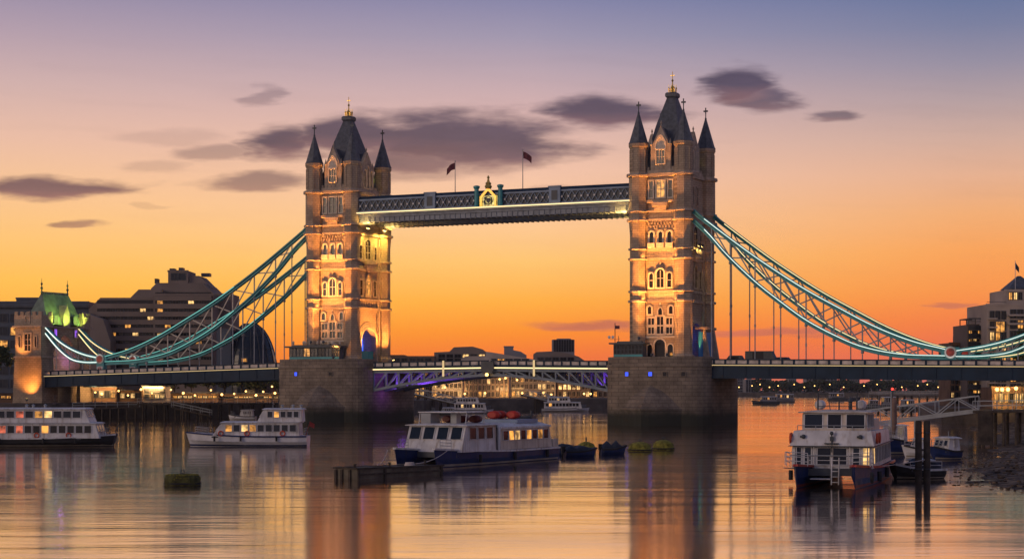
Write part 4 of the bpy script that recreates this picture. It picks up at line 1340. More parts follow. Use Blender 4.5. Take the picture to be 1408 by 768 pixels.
# ---- the gate tower at the bank
def gate_tower(S, label, frame_sign=1):
    root = thing('gate_tower', label, 'tower', (S, 0.75, 3.4), 'bridge', group='gate towers at the ends of the bridge')
    h_, t0, t1 = 3.5, -7.5, 9.0
    sgn = frame_sign
    zb, zt = (3.4, 19.9) if sgn > 0 else (2.9, 19.9)
    aw0, aw1, az = -3.6, 5.2, 18.0
    mb = MB()
    for a, b in ((t0, aw0), (aw1, t1)):
        mb.loft([[(S - h_ - .5, a - .2, zb), (S + h_ + .5, a - .2, zb), (S + h_ + .5, b + .2, zb), (S - h_ - .5, b + .2, zb)], [(S - h_ - .1, a, 13.1), (S + h_ + .1, a, 13.1), (S + h_ + .1, b, 13.1), (S - h_ - .1, b, 13.1)]], smooth=False)
        mb.box(S - h_, S + h_, a + 0.05, b - 0.05, 13.12, zt)
    # pointed arch across: an infill above the opening
    n = 14; c = (aw0 + aw1) / 2; hw = (aw1 - aw0) / 2
    for i in range(n):
        u0, u1 = -1 + 2 * i / n, -1 + 2 * (i + 1) / n
        y0, y1 = c + hw * u0, c + hw * u1
        za, zb_ = 13.0 + 5.0 * (1 - abs(u0) ** 1.8), 13.0 + 5.0 * (1 - abs(u1) ** 1.8)
        mb.loft([[(S - h_ + .3, y0, za), (S + h_ - .3, y0, za), (S + h_ - .3, y0, zt), (S - h_ + .3, y0, zt)], [(S - h_ + .3, y1, zb_), (S + h_ - .3, y1, zb_), (S + h_ - .3, y1, zt), (S - h_ + .3, y1, zt)]], smooth=False, caps=False)
    # below the road: a dark undercroft
    mb.box(S - h_ + 0.4, S + h_ - 0.4, aw0 + .1, aw0 + 2.2, zb, 7.0); mb.box(S - h_ + 0.4, S + h_ - 0.4, aw1 - 2.2, aw1 - .1, zb, 7.0)
    mb.build('wall', 'abutment_stone', root)
    cm_ = MB()
    for z, o_ in ((13.1, .3), (19.6, .45)):
        for a, b in ((t0, aw0), (aw1, t1)):
            cm_.box(S - h_ - o_, S + h_ + o_, a - o_, b + o_, z, z + .35)
    cm_.box(S - h_ - 0.2, S + h_ + 0.2, aw0 + .46, aw1 - .46, 19.61, 19.9)
    cm_.build('string_course', 'trim_stone', root)
    for a, b in ((t0, aw0 - 0.1), (aw1 + 0.9, t1)):        # crenellated corner blocks
        bm = MB(); bm.box(S - h_ - .2, S + h_ + .2, a, b, 19.96, 22.2)
        for k in range(5):
            x = S - h_ - .15 + k * 1.62
            for y in (a, b - .5): bm.box(x, x + .85, y + .01, y + .49, 22.2, 23.0)
        bm.build('battlement', 'tower_stone', root)
    rm = MB()
    r0 = [(S - 3.2, -5.2, 20.3), (S + 3.2, -5.2, 20.3), (S + 3.2, 7.4, 20.3), (S - 3.2, 7.4, 20.3)]
    r1 = [(S - 0.25, -3.0, 27.0), (S + 0.25, -3.0, 27.0), (S + 0.25, 5.6, 27.0), (S - 0.25, 5.6, 27.0)]
    rm.loft([r0, r1], smooth=False)
    rf = rm.build('roof', 'copper_roof', root)
    cr = MB(); 
    for k in range(15): cr.box(S - 0.12, S + 0.12, -2.9 + k * 0.58, -2.6 + k * 0.58, 27.0, 27.5)
    cr.build('ridge_crest', 'slate', rf)
    for y in (-3.0, 5.6):
        fm = MB(); fm.lathe([(0.12, 26.8), (0.25, 27.4), (0.1, 27.7), (0.3, 28.3), (0.08, 28.6), (0.24, 29.2), (0.06, 29.5), (0.03, 30.4)], S, y, 8); fm.build('finial', 'steel_dark', rf)
    Fr = Face((S + sgn * 3.2, 0, 0), (0, sgn, 0), (sgn, 0, 0))
    dm = MB(); out = [(1.0 - 1.0, 19.9), (2.2, 19.9), (2.2, 22.4), (1.1, 24.6), (0.0, 22.4)]
    dm.loft([[Fr.pt(u, 0.3, z) for u, z in out], [Fr.pt(u, -2.2, z) for u, z in out]], smooth=False); dm.build('dormer', 'trim_stone', root)
    for u in (-2.2, 4.2):
        dd = MB(); Fr.box(dd, u - .7, u + .7, -1.6, 0.1, 20.4, 22.2); dd.build('dormer', 'slate', root)
    Fw = Face((S + sgn * (h_ - .3), 0, 0), (0, sgn, 0), (sgn, 0, 0))
    for u in (-2.4, 4.4):
        window(root, Fw, u, 17.7, 19.3, 0.9, 'rect', 0.22, glass='glow_purple', cols=2, rows=1, frame='trim_stone')
    Ff = Face((S, t0 + 0.05, 0), (1, 0, 0), (0, -1, 0))
    window(root, Ff, 0, 14.6, 18.2, 1.6, 'rect', 0.3, cols=2, rows=3, frame='trim_stone')
    window(root, Ff, 0, 20.6, 21.9, 1.0, 'rect', 0.2, cols=1, rows=1, frame='trim_stone')
    for u in (-2.2, 2.2): window(root, Ff, u, 15.4, 17.6, 0.5, 'rect', 0.2, cols=1, rows=1, frame='trim_stone')
    return root
gate_tower(-109.5, 'stone gate tower with green-lit roof and battlements at the left bank')
gate_tower(109.5, 'stone gate tower at the right end of the bridge', -1)

# ---- vehicles and lamps on the bridge
def car(s, t, z, ln, hgt, mat, label, kind='car', van=False):
    root = thing(kind, label, kind, (s, t, z), 'bridge', group='vehicles on the right-hand deck')
    mb = MB(); hw = 0.9
    pr = [(-ln / 2, .35), (ln / 2, .35), (ln / 2, .85), (ln * .28, .95), (ln * .14, hgt), (-ln * .3, hgt), (-ln * .48, .95), (-ln / 2, .85)] if not van else [(-ln / 2, .35), (ln / 2, .35), (ln / 2, 1.1), (ln * .36, hgt), (-ln / 2, hgt)]
    mb.loft([[(s + x, t - hw, z + q) for x, q in pr], [(s + x, t + hw, z + q) for x, q in pr]], smooth=False); mb.build('body', mat, root)
    for x in (-ln * .3, ln * .3):
        for y in (-hw, hw - .25):
            w_ = MB(); w_.loft([[(s + x + .34 * math.cos(a), t + y - .02, z + .34 + .34 * math.sin(a)) for a in [2 * math.pi * i / 10 for i in range(10)]], [(s + x + .34 * math.cos(a), t + y + .27, z + .34 + .34 * math.sin(a)) for a in [2 * math.pi * i / 10 for i in range(10)]]]); w_.build('wheel', 'black_rubber', root)
    g_ = MB(); g_.box(s - ln * .25, s + ln * .12, t - hw - .015, t - hw + .02, z + (1.0 if not van else 1.3), z + hgt - .15); g_.build('side_window', 'glass_dark', root)
car(34.45 + 12.0, 1.6, 10.72, 4.4, 1.9, 'steel_dark', 'dark car on the deck just right of the nearer tower')
car(34.45 + 16.5, 1.6, 10.68, 5.6, 2.7, 'steel_dark', 'dark van on the deck right of the nearer tower', 'van', True)
car(34.45 + 20.8, 1.6, 10.65, 4.2, 1.6, 'navy_paint', 'low dark car on the deck behind the van')

# ---- floodlights: fixtures at their places and the light they throw
def flood(s, t, z, tgt, power, col, size=70, label='', vis='lamp_flood', rad=0.25, blend=0.8, big=1.0):
    p = B(s, t, z); q = B(*tgt)
    root = thing('floodlight', label, 'floodlight', (s, t, z), 'bridge', group='floodlights on the bridge', local=True)
    d = Vector((tgt[0] - s, tgt[1] - t, tgt[2] - z)).normalized()
    a = d.to_track_quat('Z', 'Y').to_matrix()
    mb = MB(); mb.lathe([(0.12, -0.45), (0.22 * big, -0.3), (0.28 * big, -0.003)], 0, 0, 8); mb.v = [tuple(a @ Vector(v)) for v in mb.v]; mb.tube([(0, 0, -0.7), (0, 0, -0.25)], 0.05); mb.build('housing', 'steel_dark', root)
    mb = MB(); mb.lathe([(0.24 * big, 0.0), (0.2 * big, 0.05), (.1 * big, .1 * big)], 0, 0, 8); mb.v = [tuple(a @ Vector(v)) for v in mb.v]; mb.build('lens', vis, root)
    lamp('floodlight_beam', p + (q - p).normalized() * 0.25, q, power, col, 'SPOT', size, rad, blend)
AMB = (0.95, 0.33, 0.055)
AMB2 = (1.0, 0.38, 0.08)
for S0, nm in ((34.45, 'nearer'), (-34.45, 'farther')):
    for u, pos in ((-2.7, 'left'), (0.2, 'middle'), (3.0, 'right')):
        t_ = -10.9 - (0.25 if u == 0.2 else 0)
        zf = 12.75
        if u == -2.7 or (u == 0.2 and S0 < 0): t_, zf = -10.0, 15.75      # these stand on the cabin roofs
        flood(S0 + u, t_, zf, (S0 + u * 1.1, -6.1, zf + 4.3), 500, AMB, 100, f'{pos} floodlight on the pier edge shining up the {nm} tower')
        for zt_, pw, an in ((24.5, 6500, 60), (33.0, 42000, 36), (43.0, 80000, 22)):       # the fixture's upper, narrower beams
            p, q = B(S0 + u, t_, zf + .2), B(S0 + u * 1.15, -6.1, zt_)
            lamp('floodlight_beam', p + (q - p).normalized() * 0.3, q, pw, AMB, 'SPOT', an, 0.25, 1.0)
    # ledges
    for z, pw in ((22.75, 260), (30.4, 260), (37.45, 60)):
        p = B(S0, -CTT - 1.0, z)
        lamp('ledge_light', p, B(S0, -CTT - 0.0, z + 4), pw, AMB2, 'AREA', sx=8.5, sy=0.15)
# far side of the pier, up the end walls
flood(-34.45 + 7.8, -3.2, 12.2, (-34.45 + 4.4, -1.0, 24), 22000, AMB, 75, 'floodlight on the roadway by the blue arch of the farther tower')
flood(-34.45 + 7.8, 4.4, 12.2, (-34.45 + 4.4, 2.0, 24), 22000, AMB, 75, 'floodlight behind the blue arch of the farther tower')
flood(34.45 + 8.2, -4.6, 12.2, (34.45 + 4.4, -1.5, 26), 5000, AMB, 75, 'floodlight by the blue hoarding of the nearer tower')
# lamps under the walkway on the farther tower, pointing down and in
for t, lb in ((-3.2, 'bright lamp under the near walkway on the farther tower'), (3.4, 'bright lamp under the far walkway on the farther tower')):
    flood(-34.45 + 6.3, t, 38.2, (-34.45 + 4.3, t * 0.9, 30), 5500, (1.0, 0.60, 0.10), 150, lb, 'lamp_flood', 0.3, big=2.0)
for t in (-1.2, 0.6):
    flood(34.45 + 5.6, t - 0.2, 32.6, (34.45 + 4.4, t, 31.0), 500, (1.0, 0.66, 0.15), 120, 'gold lamp on the oriel, %s of a pair on the nearer tower' % ('left' if t < 0 else 'right'))
# purple under the leaf at the farther pier, blue in the arches, soft gold under the walkways
for s, pw in ((-20.5, 330), (-15.5, 330), (-10, 140)):
    lamp('purple_light', B(s, -3.0, 7.2), B(s, -4, 12), pw, (0.33, 0.08, 1.0), 'AREA', sx=4, sy=3)
lamp('purple_light', B(22.5, -3.5, 7.2), B(22.5, -3.5, 12), 300, (0.33, 0.08, 1.0), 'AREA', sx=3, sy=3)
lamp('purple_light', B(-22.0, -3.0, 6.0), B(-25.1, -3, 4.5), 60, (0.4, 0.1, 1.0), 'AREA', sx=2, sy=2)
for S0 in (-34.45, 34.45):
    lamp('arch_glow', B(S0, 0, 16.8), None, 280, (0.06, 0.12, 1.0), 'POINT', radius=0.5)
for sg in (-1, 1):
    lamp('soffit_glow', B(sg * 27.0, -4.9, 38.2), B(sg * 26, -4.9, 42), 900, (1.0, 0.60, 0.15), 'AREA', sx=5.0, sy=1.0)
    lamp('soffit_glow', B(sg * 27.0, 4.9, 38.0), B(sg * 26, 4.9, 42), 900, (1.0, 0.60, 0.15), 'AREA', sx=5.0, sy=1.0)
# gate tower: amber at its foot, green under its roof, purple in its arch
flood(-107.5, -10.2, 4.3, (-109.5, -7.6, 11), 6500, AMB, 100, 'floodlight at the foot of the gate tower')
flood(-111.5, -10.2, 12.9, (-110.5, -7.6, 18), 2200, AMB, 110, 'floodlight on the ledge of the gate tower')
for t in (-2.6, 0.2, 5.4):
    lamp('roof_light', B(-103.6, t, 20.6), B(-108, t, 23.5), 1500, (0.72, 1.0, 0.14), 'SPOT', 100, 0.2)
lamp('arch_warm', B(-108.5, -1.0, 11.5), None, 500, (1.0, 0.5, 0.18), 'POINT', radius=0.4)
lamp('arch_glow', B(-109.5, 3.5, 12.5), None, 110, (0.5, 0.16, 1.0), 'POINT', radius=0.4)
# ================================================================ buildings behind the bridge
WM = {}
def win_mesh(w, h, glass, frame, bars=1):
    key = (round(w, 2), round(h, 2), glass, frame, bars)
    if key not in WM:
        mb = MB(); mb.mat(glass); mb.poly([(-w / 2, -0.02, 0), (w / 2, -0.02, 0), (w / 2, -0.02, h), (-w / 2, -0.02, h)])
        mb.mat(frame)
        f = min(0.16, w * 0.12)
        for x0, x1, z0, z1 in ((-w / 2 - f, -w / 2, -f, h + f), (w / 2, w / 2 + f, -f, h + f), (-w / 2, w / 2, -f, 0), (-w / 2, w / 2, h, h + f)):
            mb.box(x0, x1, -0.16, 0.0, z0, z1)
        for b in range(1, bars + 1):
            x = -w / 2 + w * b / (bars + 1); mb.box(x - .05, x + .05, -0.09, -0.022, 0.0, h)
        o = mb.build('window'); WM[key] = o.data; bpy.data.objects.remove(o)
    return WM[key]

class House:
    def __init__(self, name, label, cat, px0, px1, Y, zb=3.4, rz=0.0, group=None):
        self.Y, self.zb = Y, zb
        self.xc = ((px0 + px1) / 2 - 704) / F * Y
        self.k = F / Y
        self.pc = (px0 + px1) / 2
        self.root = thing(name, label, cat, (self.xc, Y, zb), rz=rz, group=group, local=True)
    def X(self, px): return (px - self.pc) / self.k
    def Z(self, py): return (530 - py) / self.k + H - self.zb
    def block(self, px0, px1, top, mat, dy=0.0, depth=14, bot=0.0, nm='wall', cham=0.0, chr_=None):
        x0, x1, z = self.X(px0), self.X(px1), self.Z(top)
        mb = MB(); c = cham; cr = cham if chr_ is None else chr_
        pr = [(x0, bot), (x1, bot), (x1, z - cr), (x1 - cr, z), (x0 + c, z), (x0, z - c)] if (c or cr) else [(x0, bot), (x1, bot), (x1, z), (x0, z)]
        mb.loft([[(x, dy, q) for x, q in pr], [(x, dy + depth, q) for x, q in pr]], smooth=False)
        if not c and not cr:      # a parapet lip so that the roof edge is not a bare box
            mb.box(x0 - .15, x1 + .15, dy - .15, dy + .25, z - .35, z + .12)
        return mb.build(nm, mat, self.root)
    def wins(self, px0, px1, top, bot, nx, nz, w, h, lit=0.15, dy=0.0, glass='glass_dark', warm=('glow_warm', 'glow_amber'), frame='steel_dark', rnd=random, bars=1, side=None):
        x0, x1, z1, z0 = self.X(px0), self.X(px1), self.Z(top), self.Z(bot)
        for i in range(nx):
            for j in range(nz):
                g = rnd.choice(warm) if rnd.random() < lit else glass
                x = x0 + (x1 - x0) * (i + .5) / nx; z = z0 + (z1 - z0) * (j + .5) / nz - h / 2
                if side is None:
                    put(win_mesh(w, h, g, frame, bars), 'window', self.root, (x, dy, z))
    def bands(self, px0, px1, top, bot, n, mat, dy=0.0, out=0.7, h=1.1):
        x0, x1, z1, z0 = self.X(px0), self.X(px1), self.Z(top), self.Z(bot)
        for j in range(n):
            z = z0 + (z1 - z0) * j / max(1, n - 1)
            mb = MB(); mb.box(x0, x1, dy - out, dy - .02, z, z + h); mb.build('balcony', mat, self.root)
            mb = MB(); mb.box(x0 + .1, x1 - .1, dy - .012, dy + .2, z + h, z + h + 0.95); mb.build('recess_strip', 'glass_dark', self.root)  # dark strip stands for the shaded recess and windows above each balcony
    def box(self, nm, mat, px0, px1, top, bot, dy0, dy1):
        mb = MB(); mb.box(self.X(px0), self.X(px1), dy0, dy1, self.Z(bot), self.Z(top)); return mb.build(nm, mat, self.root)

rb = random.Random(11)
# ---- the terraced hotel
h = House('hotel', 'dark terraced concrete hotel with stepped top and a few lit windows', 'hotel', 120, 313, 470)
C_ = 'concrete_brown'
h.block(122, 214, 409, C_, 0, 16, cham=3.0, chr_=0)
h.block(168, 216, 396, C_, 6, 14, cham=3.0, chr_=0)
h.block(198, 297, 386, C_, 9, 22, cham=1.5, chr_=5.0)
h.block(218, 246, 367.5, C_, 13, 12)
h.block(246, 277, 374.5, C_, 14, 12, cham=0.0, chr_=3.0)
h.block(292, 313, 402, C_, 6, 14)
h.block(214, 296, 405, C_, -3, 14)
for px0, px1, t, b, dy in ((219, 226, 364, 367.5, 14), (231, 237, 362.5, 367.5, 15), (262, 274, 370, 374.5, 16), (200, 204, 379, 386, 12)):
    h.box('roof_plant', 'steel_dark', px0, px1, t, b, dy, dy + 3)
h.bands(133, 213, 424, 512, 9, C_, 0, 0.9, 1.25)
h.bands(216, 294, 414, 512, 10, C_, -3, 0.9, 1.25)
h.wins(140, 212, 421, 497, 7, 7, 1.45, 1.1, 0.10, 0, rnd=rb)
h.wins(218, 292, 411, 500, 7, 8, 1.45, 1.1, 0.09, -3, rnd=rb)
h.wins(222, 243, 372, 380, 2, 1, 1.6, 1.6, 0.0, 13, glass='glass_blue', rnd=rb)
# sloped buttress wing at the left
mb = MB(); mb.loft([[(h.X(x), y_, h.Z(z)) for x, z in ((122, 545), (160, 545), (160, 470), (150, 440), (122, 430))] for y_ in (-7, -0.1)], smooth=False); mb.build('wing', C_, h.root)

# ---- glass dome
g = House('glass_building', 'rounded dark glass building beside the terraced hotel', 'building', 300, 373, 452)
mb = MB(); prof = []
for i in range(13):
    z = 19.4 * i / 12; prof.append((7.2 * max(0.02, 1 - (z / 19.8) ** 2.6) ** 0.5, z))
mb.lathe(prof, 0.2, 8, 20, smooth=False); mb.build('glass_shell', 'glass_blue', g.root)
rbm = MB()
for i in range(10):
    a = math.pi + math.pi * i / 9
    rbm.tube([(0.2 + (r + .06) * math.cos(a), 8 + (r + .06) * math.sin(a), z) for r, z in prof], 0.09, 5)
for k in range(2, 12, 2):
    r, z = prof[k]; rbm.torus((0.2, 8, z), r + .04, 0.07, 'z', 24, 5)
rbm.build('rib', 'steel_dark', g.root)
for i in range(5):
    a = math.pi * (1.2 + 0.14 * i); r, z = prof[2 + i % 3 * 2]
    o = put(win_mesh(1.3, 0.8, 'glow_amber', 'steel_dark'), 'window', g.root, (0.2 + (r + .25) * math.cos(a), 8 + (r + .25) * math.sin(a), z), a + math.pi / 2)
g.block(296, 316, 452, 'render_blue', 2, 10)

# ---- blue office at the left edge
b_ = House('office_building', 'blue-grey office building at the left edge behind the gate tower', 'office', -60, 124, 474)
b_.block(-60, 122, 414.5, 'render_blue', 0, 18); b_.block(18, 48, 408.5, 'render_blue', 3, 10, nm='penthouse')
b_.box('cornice', 'steel_dark', -60, 123, 420, 423, -1.0, -0.02)
b_.wins(-40, 118, 428, 536, 9, 6, 2.5, 2.0, 0.16, 0, glass='glass_blue', rnd=rb)
# ---- riverside restaurants under the left deck
def pavilion(px0, px1, top, Y, label, lit=0.8, mat='brick_brown', floors=1):
    q = House('riverside_restaurant', label, 'restaurant', px0, px1, Y, group='low lit restaurants on the left quay')
    q.block(px0, px1, top, mat, 0, 6)
    q.box('roof', 'slate', px0 - 2, px1 + 2, top - 2.0, top - 0.85, -0.8, 7)
    n = max(2, int((px1 - px0) / 7))
    q.wins(px0 + 1, px1 - 1, top + 1.5, 548.5, n, floors, 0.85 * (px1 - px0 - 2) / n / q.k * 0.86, (548.5 - top - 3) / floors / q.k * 0.72, lit, 0, rnd=rb, bars=2)
pavilion(127, 160, 533, 402, 'low lit riverside restaurant next to the gate tower', .85)
pavilion(164, 194, 537, 404, 'low dim restaurant left of the glass-fronted one', .5)
pavilion(197, 228, 531.5, 406, 'two-storey glass-fronted restaurant below the left roundel', .6, 'concrete_pale', 2)
pavilion(236, 300, 541, 412, 'long low lit restaurant under the dark trees', .7)
pavilion(306, 384, 542, 414, 'long low lit restaurant behind the right half of the jetty', .7)
pavilion(0, 17, 541, 396, 'small lit kiosk at the left edge of the quay', .9)
q = House('gatehouse', 'lit recess building under the left deck by the gate tower', 'building', 62, 122, 404.5)
q.block(62, 122, 532, 'quay_stone', 0, 4); q.wins(76, 100, 536, 551, 3, 1, 1.3, 2.0, 1.0, 0, rnd=rb)
q.box('light_cornice', 'strip_deck', 60, 122, 533.3, 534.1, -0.5, -0.3)

# ---- middle background, seen through the main span
def warehouse(px0, px1, top, Y, mat, nx, nz, lit, label):
    q = House('warehouse', label, 'warehouse', px0, px1, Y, group='riverside warehouses seen through the main span')
    q.block(px0, px1, top, mat, 0, 12)
    q.box('cornice', 'trim_stone', px0, px1, top + 1.5, top + 3.2, -0.4, -0.02)
    q.wins(px0 + 1, px1 - 1, top + 4, 546, nx, nz, min(1.5, 0.6 * (px1 - px0) / nx / q.k), 1.5, lit, 0, rnd=rb, frame='trim_stone')
    return q
warehouse(540, 592, 506, 560, 'brick_brown', 7, 4, .3, 'brown warehouse farthest left in the main span')
warehouse(594, 636, 501, 556, 'concrete_pale', 7, 4, .25, 'pale grey warehouse second from the left in the main span')
warehouse(638, 700, 498, 553, 'brick_brown', 10, 5, .22, 'broad brown warehouse below the signal box')
warehouse(702, 764, 502, 556, 'concrete_brown', 10, 4, .28, 'dull grey warehouse right of mid span')
warehouse(766, 812, 504, 562, 'brick_brown', 7, 4, .3, 'brown warehouse second from the right in the main span')
warehouse(814, 850, 507, 566, 'concrete_brown', 5, 4, .3, 'grey warehouse next to the nearer pier')
def roofs(label, pts, Y, mat, depth=18, group='roofs above the main span', wins=None, nm='office_building'):
    xs = [p[0] for p in pts]
    q = House(nm, label, 'building', min(xs), max(xs), Y, group=group)
    pr = [(q.X(min(xs)), 0)] + [(q.X(a), q.Z(b)) for a, b in pts] + [(q.X(max(xs)), 0)]
    mb = MB(); mb.loft([[(x, 0, z) for x, z in pr], [(x, depth, z) for x, z in pr]], smooth=False); mb.build('wall', mat, q.root)
    if wins: q.wins(*wins, rnd=rb)
    return q
roofs('low dark block beside the farther tower above the span', [(536, 487.5), (556, 487.5), (557, 489), (597, 489)], 640, 'brick_brown', wins=(540, 594, 490, 500, 5, 1, 2.0, 1.4, .3))
roofs('broad dark block with sloped shoulders left of mid span', [(597, 484), (618, 483), (624, 477), (650, 476), (664, 480), (674, 488)], 660, 'concrete_brown', wins=(602, 668, 486, 498, 6, 2, 2.2, 1.1, .12))
roofs('low pale-roofed shed at the middle of the span', [(634, 493), (640, 489.5), (668, 489), (676, 494)], 610, 'concrete_pale')
roofs('pale building with slanted roof right of the broad dark block', [(668, 483), (676, 484), (742, 495)], 630, 'concrete_pale', wins=(672, 728, 492, 499, 5, 1, 2.2, 1.1, .1))
q = roofs('grey arched hall behind the slanted pale roof', [(697, 488), (699, 484), (706, 481), (716, 483), (724, 488)], 650, 'far_block')
q.block(693, 706, 475.5, 'far_block', 4, 8, nm='stair_tower')
roofs('long grey building with a curved roof left of the nearer pier', [(734, 486), (738, 483.5), (760, 482.5), (780, 485), (796, 490), (806, 497)], 640, 'concrete_brown', wins=(738, 790, 488, 499, 5, 1, 2.0, 1.2, .15))
q = roofs('square grey tower block above the curved roof', [(759.5, 466.5), (766, 466.5), (766, 465), (785, 465), (785, 466.5), (790, 466.5)], 720, 'far_block', depth=12, nm='tower_block')
q.wins(761, 789, 468, 482, 8, 4, 0.7, 1.6, 0.0)
# flagpole on the far bank left of the span
fp = thing('flagpole', 'flagpole with a small flag on the far bank beside the farther tower', 'flagpole', (-37.0 * 1.56, 636, 17.0), local=True)
mb = MB(); mb.tube([(0, 0, -3.0), (0, 0, 9.6)], 0.14); mb.build('pole', 'steel_dark', fp); mb = MB(); mb.poly([(0, 0, 9.4), (-2.4, 0.3, 8.4), (-2.4, 0.3, 7.0), (0, 0, 8.0)]); mb.build('flag', 'flag_cloth', fp)

# ---- right bank
C2 = 'concrete_pale'
r1 = House('apartment_block', 'small dark block left of the lit terraces on the right bank', 'apartments', 1305, 1332, 378, 2.9, group='apartment blocks on the right bank')
r1.block(1306, 1331, 471, 'brick_brown', 0, 10); r1.wins(1307, 1330, 474, 556, 4, 9, 0.55, 0.95, .22, 0, rnd=rb)
r1.block(1323, 1331, 461, 'concrete_brown', 3, 5, nm='stair_tower')
r2 = House('apartment_block', 'terraced apartment block with open glass balconies on the right bank', 'apartments', 1329, 1358, 372, 2.9, group='apartment blocks on the right bank')
r2.block(1330, 1357, 446, 'concrete_brown', 0, 12)
r2.wins(1331, 1356, 449, 556, 4, 10, 0.6, 1.05, .4, 0, rnd=rb)
for k in range(9):
    y = 450 + k * 11.5
    r2.box('balcony', 'steel_dark', 1329, 1357, y + 3.2, y + 4.4, -1.3, -0.02)
    r2.box('balcony_rail', 'glass_blue', 1329, 1357, y - 2.2, y + 3.2, -1.3, -1.24)
fr = MB()
for px in (1330, 1339, 1348, 1357):
    fr.bar((r2.X(px), -1.2, r2.Z(446)), (r2.X(px), -1.2, r2.Z(438)), 0.18); fr.bar((r2.X(px), 6, r2.Z(446)), (r2.X(px), 6, r2.Z(438)), 0.18)
fr.bar((r2.X(1330), -1.2, r2.Z(438)), (r2.X(1357), -1.2, r2.Z(438)), 0.25); fr.bar((r2.X(1330), 6, r2.Z(438)), (r2.X(1357), 6, r2.Z(438)), 0.25); fr.bar((r2.X(1330), -1.2, r2.Z(442)), (r2.X(1357), -1.2, r2.Z(442)), 0.12); fr.bar((r2.X(1330), -1.2, r2.Z(438)), (r2.X(1330), 6, r2.Z(438)), 0.2)
fr.build('roof_frame', 'steel_dark', r2.root)
r3 = House('apartment_block', 'tall pale apartment block with a slate-roofed corner turret at the right edge', 'apartments', 1356, 1440, 366, 2.9, group='apartment blocks on the right bank')
r3.block(1357, 1440, 418, C2, 0, 16); r3.block(1384, 1440, 398, C2, 1, 12, nm='upper_storey')
r3.wins(1360, 1384, 426, 555, 3, 9, 0.8, 1.6, .3, 0, rnd=rb); r3.wins(1388, 1408, 424, 555, 2, 9, 1.05, 1.6, .25, 0, rnd=rb); r3.wins(1388, 1408, 401, 412, 3, 1, 0.65, 1.4, .7, 1, rnd=rb)
put(win_mesh(1.7, 2.0, 'glow_amber', 'steel_dark', 1), 'window', r3.root, (r3.X(1375), -0.15, r3.Z(456)))
for y in (432, 444, 468, 482, 520, 536): (r3.box('balcony', 'concrete_pale', 1385, 1440, y, y + 2.5, -1.2, -0.02), r3.box('balcony', 'concrete_pale', 1358, 1370, y + 5, y + 7, -1.0, -0.02))
r3.box('roof_rail', 'steel_dark', 1357, 1384, 414.5, 415.1, 0.1, 0.2)
mb = MB(); x0, x1 = r3.X(1391), r3.X(1432); zb, zt = r3.Z(396), r3.Z(377)
mb.loft([[(x0, 2, zb), (x1, 2, zb), (x1, 9, zb), (x0, 9, zb)], [((x0 + x1) / 2 - .3, 5.3, zt), ((x0 + x1) / 2 + .3, 5.3, zt), ((x0 + x1) / 2 + .3, 5.7, zt), ((x0 + x1) / 2 - .3, 5.7, zt)]], smooth=False); mb.build('turret_roof', 'slate', r3.root)
fp = thing('flagpole', 'flagpole with a dark flag on the pale apartment block', 'flagpole', (P(1396, 400, 368).x, 368.0, 26.0), local=True)
mb = MB(); mb.tube([(0, 0, -0.5), (0, 0, 6.4)], 0.06); mb.build('pole', 'white_paint', fp); mb = MB(); mb.poly([(0, 0, 6.1), (0.8, 0.1, 5.0), (0.8, 0.1, 3.9), (0, 0, 4.8)]); mb.build('flag', 'canvas_blue', fp)
r4 = House('dock_house', 'brown dock house with a row of bright lamps on the right bank', 'building', 1362, 1440, 330, 2.9)
r4.block(1364, 1440, 532, 'brick_brown', 0, 8); r4.wins(1366, 1408, 537, 557, 6, 1, 0.6, 1.6, .8, 0, rnd=rb)
# ---- the far skyline at the end of the reach
for i, (px0, px1, top, Y) in enumerate(((1011, 1024, 514, 1320), (1025, 1040, 521, 1300), (1051, 1061, 515.5, 1500), (1084, 1095, 516, 1600), (1108, 1125, 514, 1450), (1132, 1151, 518, 1400), (1169, 1182, 516.5, 1500), (1200, 1210, 519, 1600), (1218, 1227, 517, 1480), (1252, 1268, 515.5, 1400), (1280, 1300, 519, 1350))):
    where = ['pale block nearest the nearer pier', 'low block second from the nearer pier', 'slim tower block, third from the pier', 'slim tower block, fourth from the pier', 'broad tower block, the bulkiest on the skyline', 'squat block right of the bulkiest tower', 'tower block at the middle of the far skyline', 'small block beyond the middle of the far woods', 'slim block left of the last broad tower', 'last broad tower block before the right bank', 'low block closest to the right bank'][i]
    q = House('tower_block', 'far ' + where + ' under the right deck', 'tower block', px0, px1, Y, 2.6, group='tower blocks on the far skyline')
    q.block(px0, px1, top, 'far_block', 0, 14)
    q.block(px0 + (px1 - px0) * .25, px0 + (px1 - px0) * .6, top - 1.2, 'far_block', 3, 6, nm='roof_plant')
    q.wins(px0 + .5, px1 - .5, top + 1, 540, 4, 6, 0.5 * (px1 - px0) / 4 / q.k, 1.3, .03, 0, rnd=rb)

